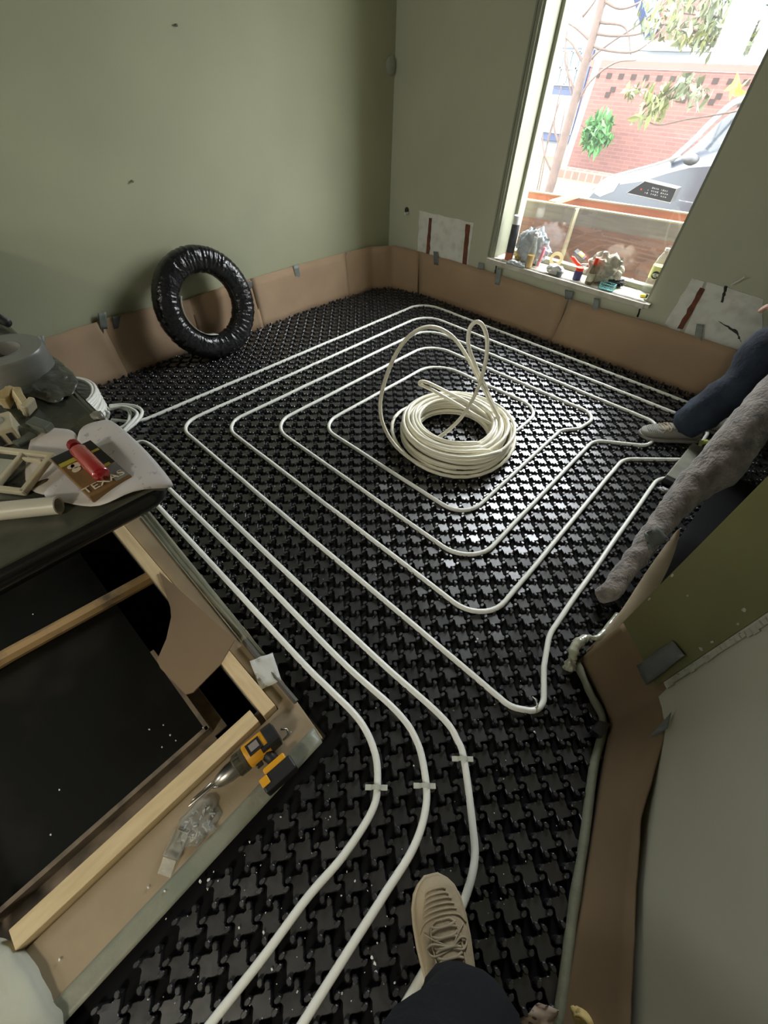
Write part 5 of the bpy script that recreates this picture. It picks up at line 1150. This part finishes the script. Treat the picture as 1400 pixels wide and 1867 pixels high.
def shoe(par, toe, heel, m_upper, m_sole, wid=.052, lng=None, h=.062, laces=True, z0=.019, matsole=True, bulge=1.0):
    """toe and heel: floor points; builds upper, sole, laces, tongue as children of par"""
    toe = Vector(toe); heel = Vector(heel); ax = toe-heel; L = ax.length; ax.normalize(); sd = Vector((ax.y, -ax.x, 0)); up = Vector((0, 0, 1))
    # stations: t along from heel(0) to toe(1), half width, top height, lateral shift
    st = [(0, .45, .080, 0), (.03, .66, .095, 0), (.10, .78, .100, 0), (.22, .82, .100, 0), (.36, .84, .096, 0), (.50, .92, .084, 0), (.62, .99, .072, 0), (.74, 1.0, .062, 0), (.84, .95, .056, 0), (.92, .80, .050, 0), (.97, .58, .042, 0), (1.0, .25, .030, 0)]
    vs = []; n = 16
    for (t, w_, hh, s_) in st:
        c = heel+ax*(L*t)
        for k in range(n):
            a = 2*PI*k/n; cx_ = math.cos(a); sy_ = math.sin(a)
            x = math.copysign(abs(cx_)**.8, cx_)*wid*w_; zz = .012+(hh-.012)*(.5+.5*math.copysign(abs(sy_)**.75, sy_))*h/.062*.9
            if sy_ > 0: x *= (1-.28*sy_)
            vs.append(c+sd*x+up*(z0+zz))
    fs = []
    for i in range(len(st)-1):
        for k in range(n): a, b_ = i*n+k, i*n+(k+1) % n; fs.append((a, b_, b_+n, a+n))
    fs.append(list(range(n))[::-1]); fs.append(list(range((len(st)-1)*n, len(st)*n)))
    b = MB(); b.add(vs, fs); up_o = child(b, 'shoe', m_upper, par, smooth=True, sub=1)
    def cpt(b__, nm, mm, **k):
        o = b__.build(nm, mm, up_o, **k); o.matrix_parent_inverse = (Matrix.Translation(par.location)@Matrix.Translation(-par.location)@Matrix.Translation(Vector((0, 0, 0)))).inverted(); return o
    b = MB(); P = []
    for (t, w_, hh, s_) in st: P.append((t, w_*1.07+.02))
    poly = [heel+ax*(L*t)+sd*wid*w_ for t, w_ in P]+[heel+ax*(L*t)-sd*wid*w_ for t, w_ in P[::-1]]
    poly[len(P)-1] += ax*.004; poly[len(P)] += ax*.004
    b.prism([(p.x, p.y) for p in poly], z0, z0+.018); cpt(b, 'sole', m_sole, bevel=.004)
    if laces:
        def top(t):
            for i in range(len(st)-1):
                if st[i][0] <= t <= st[i+1][0]:
                    q = (t-st[i][0])/(st[i+1][0]-st[i][0]); hh = st[i][2]*(1-q)+st[i+1][2]*q; ww = st[i][1]*(1-q)+st[i+1][1]*q; return hh, ww
            return .03, .3
        def surf(t, f):          # point on the upper, f = -1..1 across
            hh, ww = top(t); a = PI/2-f*PI/2*.92; sy_ = math.sin(a); cx_ = math.cos(a)
            x = math.copysign(abs(cx_)**.8, cx_)*wid*ww*(1-.28*sy_); zz = .012+(hh-.012)*(.5+.5*abs(sy_)**.75)*h/.062*.9
            return heel+ax*(L*t)+sd*x+up*(z0+zz+.0006)
        b = MB()
        for k in range(4):
            t = .54+.052*k
            for (t0, t1) in ((t, t+.030), (t+.030, t)):
                b.tube(smooth_path([surf(t0, -.42), surf((t0+t1)/2, -.15)+up*.0015, surf((t0+t1)/2, .15)+up*.0015, surf(t1, .42)], 4), .0030, 6)
        c = surf(.60, .1)
        for sg in (-1, 1):
            b.tube(smooth_path([c, surf(.64, .45*sg)+up*.006, surf(.62, .72*sg)+up*.004, surf(.58, .5*sg)+up*.003, c], 5), .0024, 6)
            b.tube(smooth_path([c, surf(.66, .4*sg)+up*.003, surf(.70, .75*sg)+up*.001], 5), .0018, 6)
        cpt(b, 'laces', lace, smooth=True)
        b = MB()
        for f in (-.48, .48):
            b.tube(smooth_path([surf(.50, f), surf(.60, f), surf(.70, f*.9), surf(.745, f*.5), surf(.75, 0)], 5), .0024, 6)
        cpt(b, 'eyestay', m_upper, smooth=True)
        b = MB()
        for k in range(5):
            t = .80+.030*k
            b.tube(smooth_path([surf(t-.012, -.62+.05*k), surf(t, -.3), surf(t+.004, 0), surf(t, .3), surf(t-.012, .62-.05*k)], 4), .0020, 6)
        b.tube(smooth_path([surf(.70, -.95), surf(.755, -.6), surf(.775, 0), surf(.755, .6), surf(.70, .95)], 5), .0018, 6)
        cpt(b, 'stitching', m_upper, smooth=True)
    return up_o

# --- photographer: the beige shoe and dark trouser leg at the bottom of the picture
toe = at(786, 1597, .03); toe.z = 0
hdir = Vector((.80, -.60, 0)).normalized(); heel = toe+hdir*.285
ph = empty('person', (heel.x, heel.y, 0), 0, 'person in dark navy trousers and beige suede shoe standing at the front', 'person')
shoe(ph, toe, heel, suede, sole, wid=.056)
ank = heel-hdir*.055; ank.z = .11
knee = Vector((ank.x-.03, ank.y-.10, .52)); hip = Vector((ank.x+.02, ank.y-.28, .92))
sideR = Vector((.70, .66, 0)).normalized()
toe2 = Vector((.30, -.42, 0)); heel2 = toe2+hdir*.285
ank2 = heel2-hdir*.055; ank2.z = .11; knee2 = Vector((ank2.x-.03, ank2.y-.02, .52)); hip2 = hip+Vector((.12, -.12, 0))
o2 = shoe(ph, toe2, heel2, suede, sole, wid=.050)
back = Vector((FWD.x, FWD.y, 0)).normalized()*-1
pel = (hip+hip2)/2+Vector((0, 0, .04)); ch = pel+Vector((0, 0, .36))+back*.10; nk = ch+Vector((0, 0, .18)); hdp = nk+Vector((0, 0, .15))-back*.02
sl = (hip-hip2).normalized()
verts = [(*pel, .13, .10), (*ch, .15, .11), (*nk, .055), (*hdp, .085, .10), (*(hdp+Vector((0, 0, .1))), .07),
         (*hip, .085), (*knee, .058), (*ank, .038), (*hip2, .085), (*knee2, .058), (*ank2, .038),
         (*(ch+sl*.19+Vector((0, 0, .08))), .05), (*(ch+sl*.24-Vector((0, 0, .2))), .042), (*(ch+sl*.25-Vector((0, 0, .42))-back*.05), .028),
         (*(ch-sl*.19+Vector((0, 0, .08))), .05), (*(ch-sl*.24-Vector((0, 0, .2))), .042), (*(ch-sl*.25-Vector((0, 0, .42))-back*.05), .028)]
edges = [(0, 1), (1, 2), (2, 3), (3, 4), (0, 5), (5, 6), (6, 7), (0, 8), (8, 9), (9, 10), (1, 11), (11, 12), (12, 13), (1, 14), (14, 15), (15, 16)]
skin_body('body', verts, edges, skin, ph)
cuffL = ank+hdir*-.012
b = limb([cuffL+Vector((-.012, .006, -.025)), ank+Vector((-.014, -.006, .06)), ank.lerp(knee, .5)+Vector((-.035, -.035, 0)), knee+Vector((-.03, -.03, 0)), knee.lerp(hip, .5), hip+Vector((0, 0, .06))], [.078, .096, .108, .104, .11, .13], seed=3, wr=.016)
child(b, 'trouser_leg', darktrousers, ph, smooth=True)
b = limb([ank2+Vector((0, 0, -.02)), ank2+Vector((0, 0, .06)), ank2.lerp(knee2, .5), knee2, knee2.lerp(hip2, .5), hip2+Vector((0, 0, .06))], [.072, .078, .088, .092, .105, .13], seed=5, wr=.010)
child(b, 'trouser_leg', darktrousers, ph, smooth=True)
b = MB(); b.tube([pel-Vector((0, 0, .06)), pel+Vector((0, 0, .1)), ch-Vector((0, 0, .1)), ch, ch+Vector((0, 0, .12)), nk], [.165, .16, .18, .20, .15, .065], 24, sx=.75); child(b, 'shirt', shirt, ph, smooth=True)

# --- worker crouching in the right doorway
toeW = at(1165, 792, .02); toeW.z = 0; hW = Vector((.80, .60, 0)).normalized(); heelW = toeW+hW*.29
wk = empty('person', (heelW.x, heelW.y, 0), 0, 'worker in worn blue jeans and dusty grey shoe crouching in the right doorway', 'person')
shoe(wk, toeW, heelW, greyshoe, greyshoe, wid=.052, laces=True)
toe2 = at(1275, 778, .02); toe2.z = 0; h2 = Vector((.9, .42, 0)).normalized(); heel2 = toe2+h2*.28
shoe(wk, toe2, heel2, greyshoe, greyshoe, wid=.050, laces=False)
ankW = heelW-hW*.07; ankW.z = .11
kneeW = Vector((.10, 2.40, .56)); hipW = Vector((.58, 2.36, .40))
ank2 = heel2-h2*.05; ank2.z = .12; knee2 = Vector((.12, 2.62, .50)); hip2 = Vector((.60, 2.58, .40))
pel = (hipW+hip2)/2+Vector((.04, 0, .03)); ch = pel+Vector((-.14, 0, .38)); nk = ch+Vector((-.06, 0, .17)); hd = nk+Vector((-.05, 0, .14))
handW = Vector((.02, 2.38, .68))
hand2 = Vector((.10, 2.66, .60))
verts = [(*pel, .13, .11), (*ch, .15, .11), (*nk, .055), (*hd, .085, .095), (*(hd+Vector((0, 0, .09))), .07),
         (*hipW, .08), (*kneeW, .056), (*ankW, .036), (*hip2, .08), (*knee2, .056), (*ank2, .036),
         (*(ch+Vector((0, -.19, .08))), .05), (*(ch+Vector((-.06, -.24, -.18))), .042), (*(handW+Vector((.07, -.01, .035))), .027), (*handW, .030, .02),
         (*(ch+Vector((0, .19, .08))), .05), (*(ch+Vector((-.06, .22, -.16))), .042), (*(hand2+Vector((.06, 0, .03))), .027), (*hand2, .03, .02)]
edges = [(0, 1), (1, 2), (2, 3), (3, 4), (0, 5), (5, 6), (6, 7), (0, 8), (8, 9), (9, 10), (1, 11), (11, 12), (12, 13), (13, 14), (1, 15), (15, 16), (16, 17), (17, 18)]
k0 = len(verts)
for (hpt, i0) in ((handW, 14), (hand2, 18)):
    for f_ in range(4):
        l_ = (.030, .034, .032, .026)[f_]; base = hpt+Vector((-.022, -.021+.014*f_, .0)); m1 = base+Vector((-l_*.8, 0, -.006)); m2 = m1+Vector((-l_*.35, 0, -l_*.8))
        n0 = len(verts); verts += [(*base, .009), (*m1, .0085), (*m2, .007)]; edges += [(i0, n0), (n0, n0+1), (n0+1, n0+2)]
    n0 = len(verts); base = hpt+Vector((.004, -.032, -.004)); verts += [(*base, .010), (*(base+Vector((-.025, -.018, -.012))), .008)]; edges += [(i0, n0), (n0, n0+1)]
skin_body('body', verts, edges, skin, wk)
b = limb([ankW+Vector((-.01, 0, -.03)), ankW+Vector((0, .0, .05)), ankW.lerp(kneeW, .5)+Vector((.03, 0, 0)), kneeW, kneeW.lerp(hipW, .5), hipW], [.070, .080, .095, .092, .110, .14], seed=7, wr=.024)
child(b, 'jeans_leg', jeans, wk, smooth=True)
b = limb([ank2+Vector((0, 0, -.02)), ank2+Vector((.02, 0, .05)), ank2.lerp(knee2, .5)+Vector((.04, 0, 0)), knee2, knee2.lerp(hip2, .5), hip2], [.070, .080, .095, .092, .110, .14], seed=9, wr=.024)
child(b, 'jeans_leg', jeans, wk, smooth=True)
b = MB(); b.tube([pel-Vector((0, 0, .08)), pel+Vector((-.03, 0, .1)), ch-Vector((0, 0, .12)), ch, ch+Vector((-.03, 0, .12)), nk], [.17, .165, .18, .20, .15, .065], 24, sx=.8)
for s_ in (-1, 1): b.tube([ch+Vector((0, .13*s_, .09)), ch+Vector((0, .20*s_, .07)), ch+Vector((-.06, .24*s_, -.15))], [.07, .07, .055], 14)
child(b, 'jacket', shirt, wk, smooth=True)
b = MB(); b.blob(hd+Vector((.015, 0, .07)), (.10, .09, .085), 2, .06, 3); child(b, 'hair', hair, wk, smooth=True)

# disc added to house the fill light behind the photographer
cl = empty('added_fill_lamp', (.3, -2.25, ZC), 0, 'round white disc added for the unseen fill light behind the photographer', 'lamp')
b = MB(); b.lathe([(.24, -.0), (.24, -.015), (.2, -.022), (0, -.022)], 32, Matrix.Translation((.3, -2.25, ZC))); child(b, 'fill_lamp_disc', mat('fill_disc_white', (.8, .8, .78), .5), cl, auto=.6)
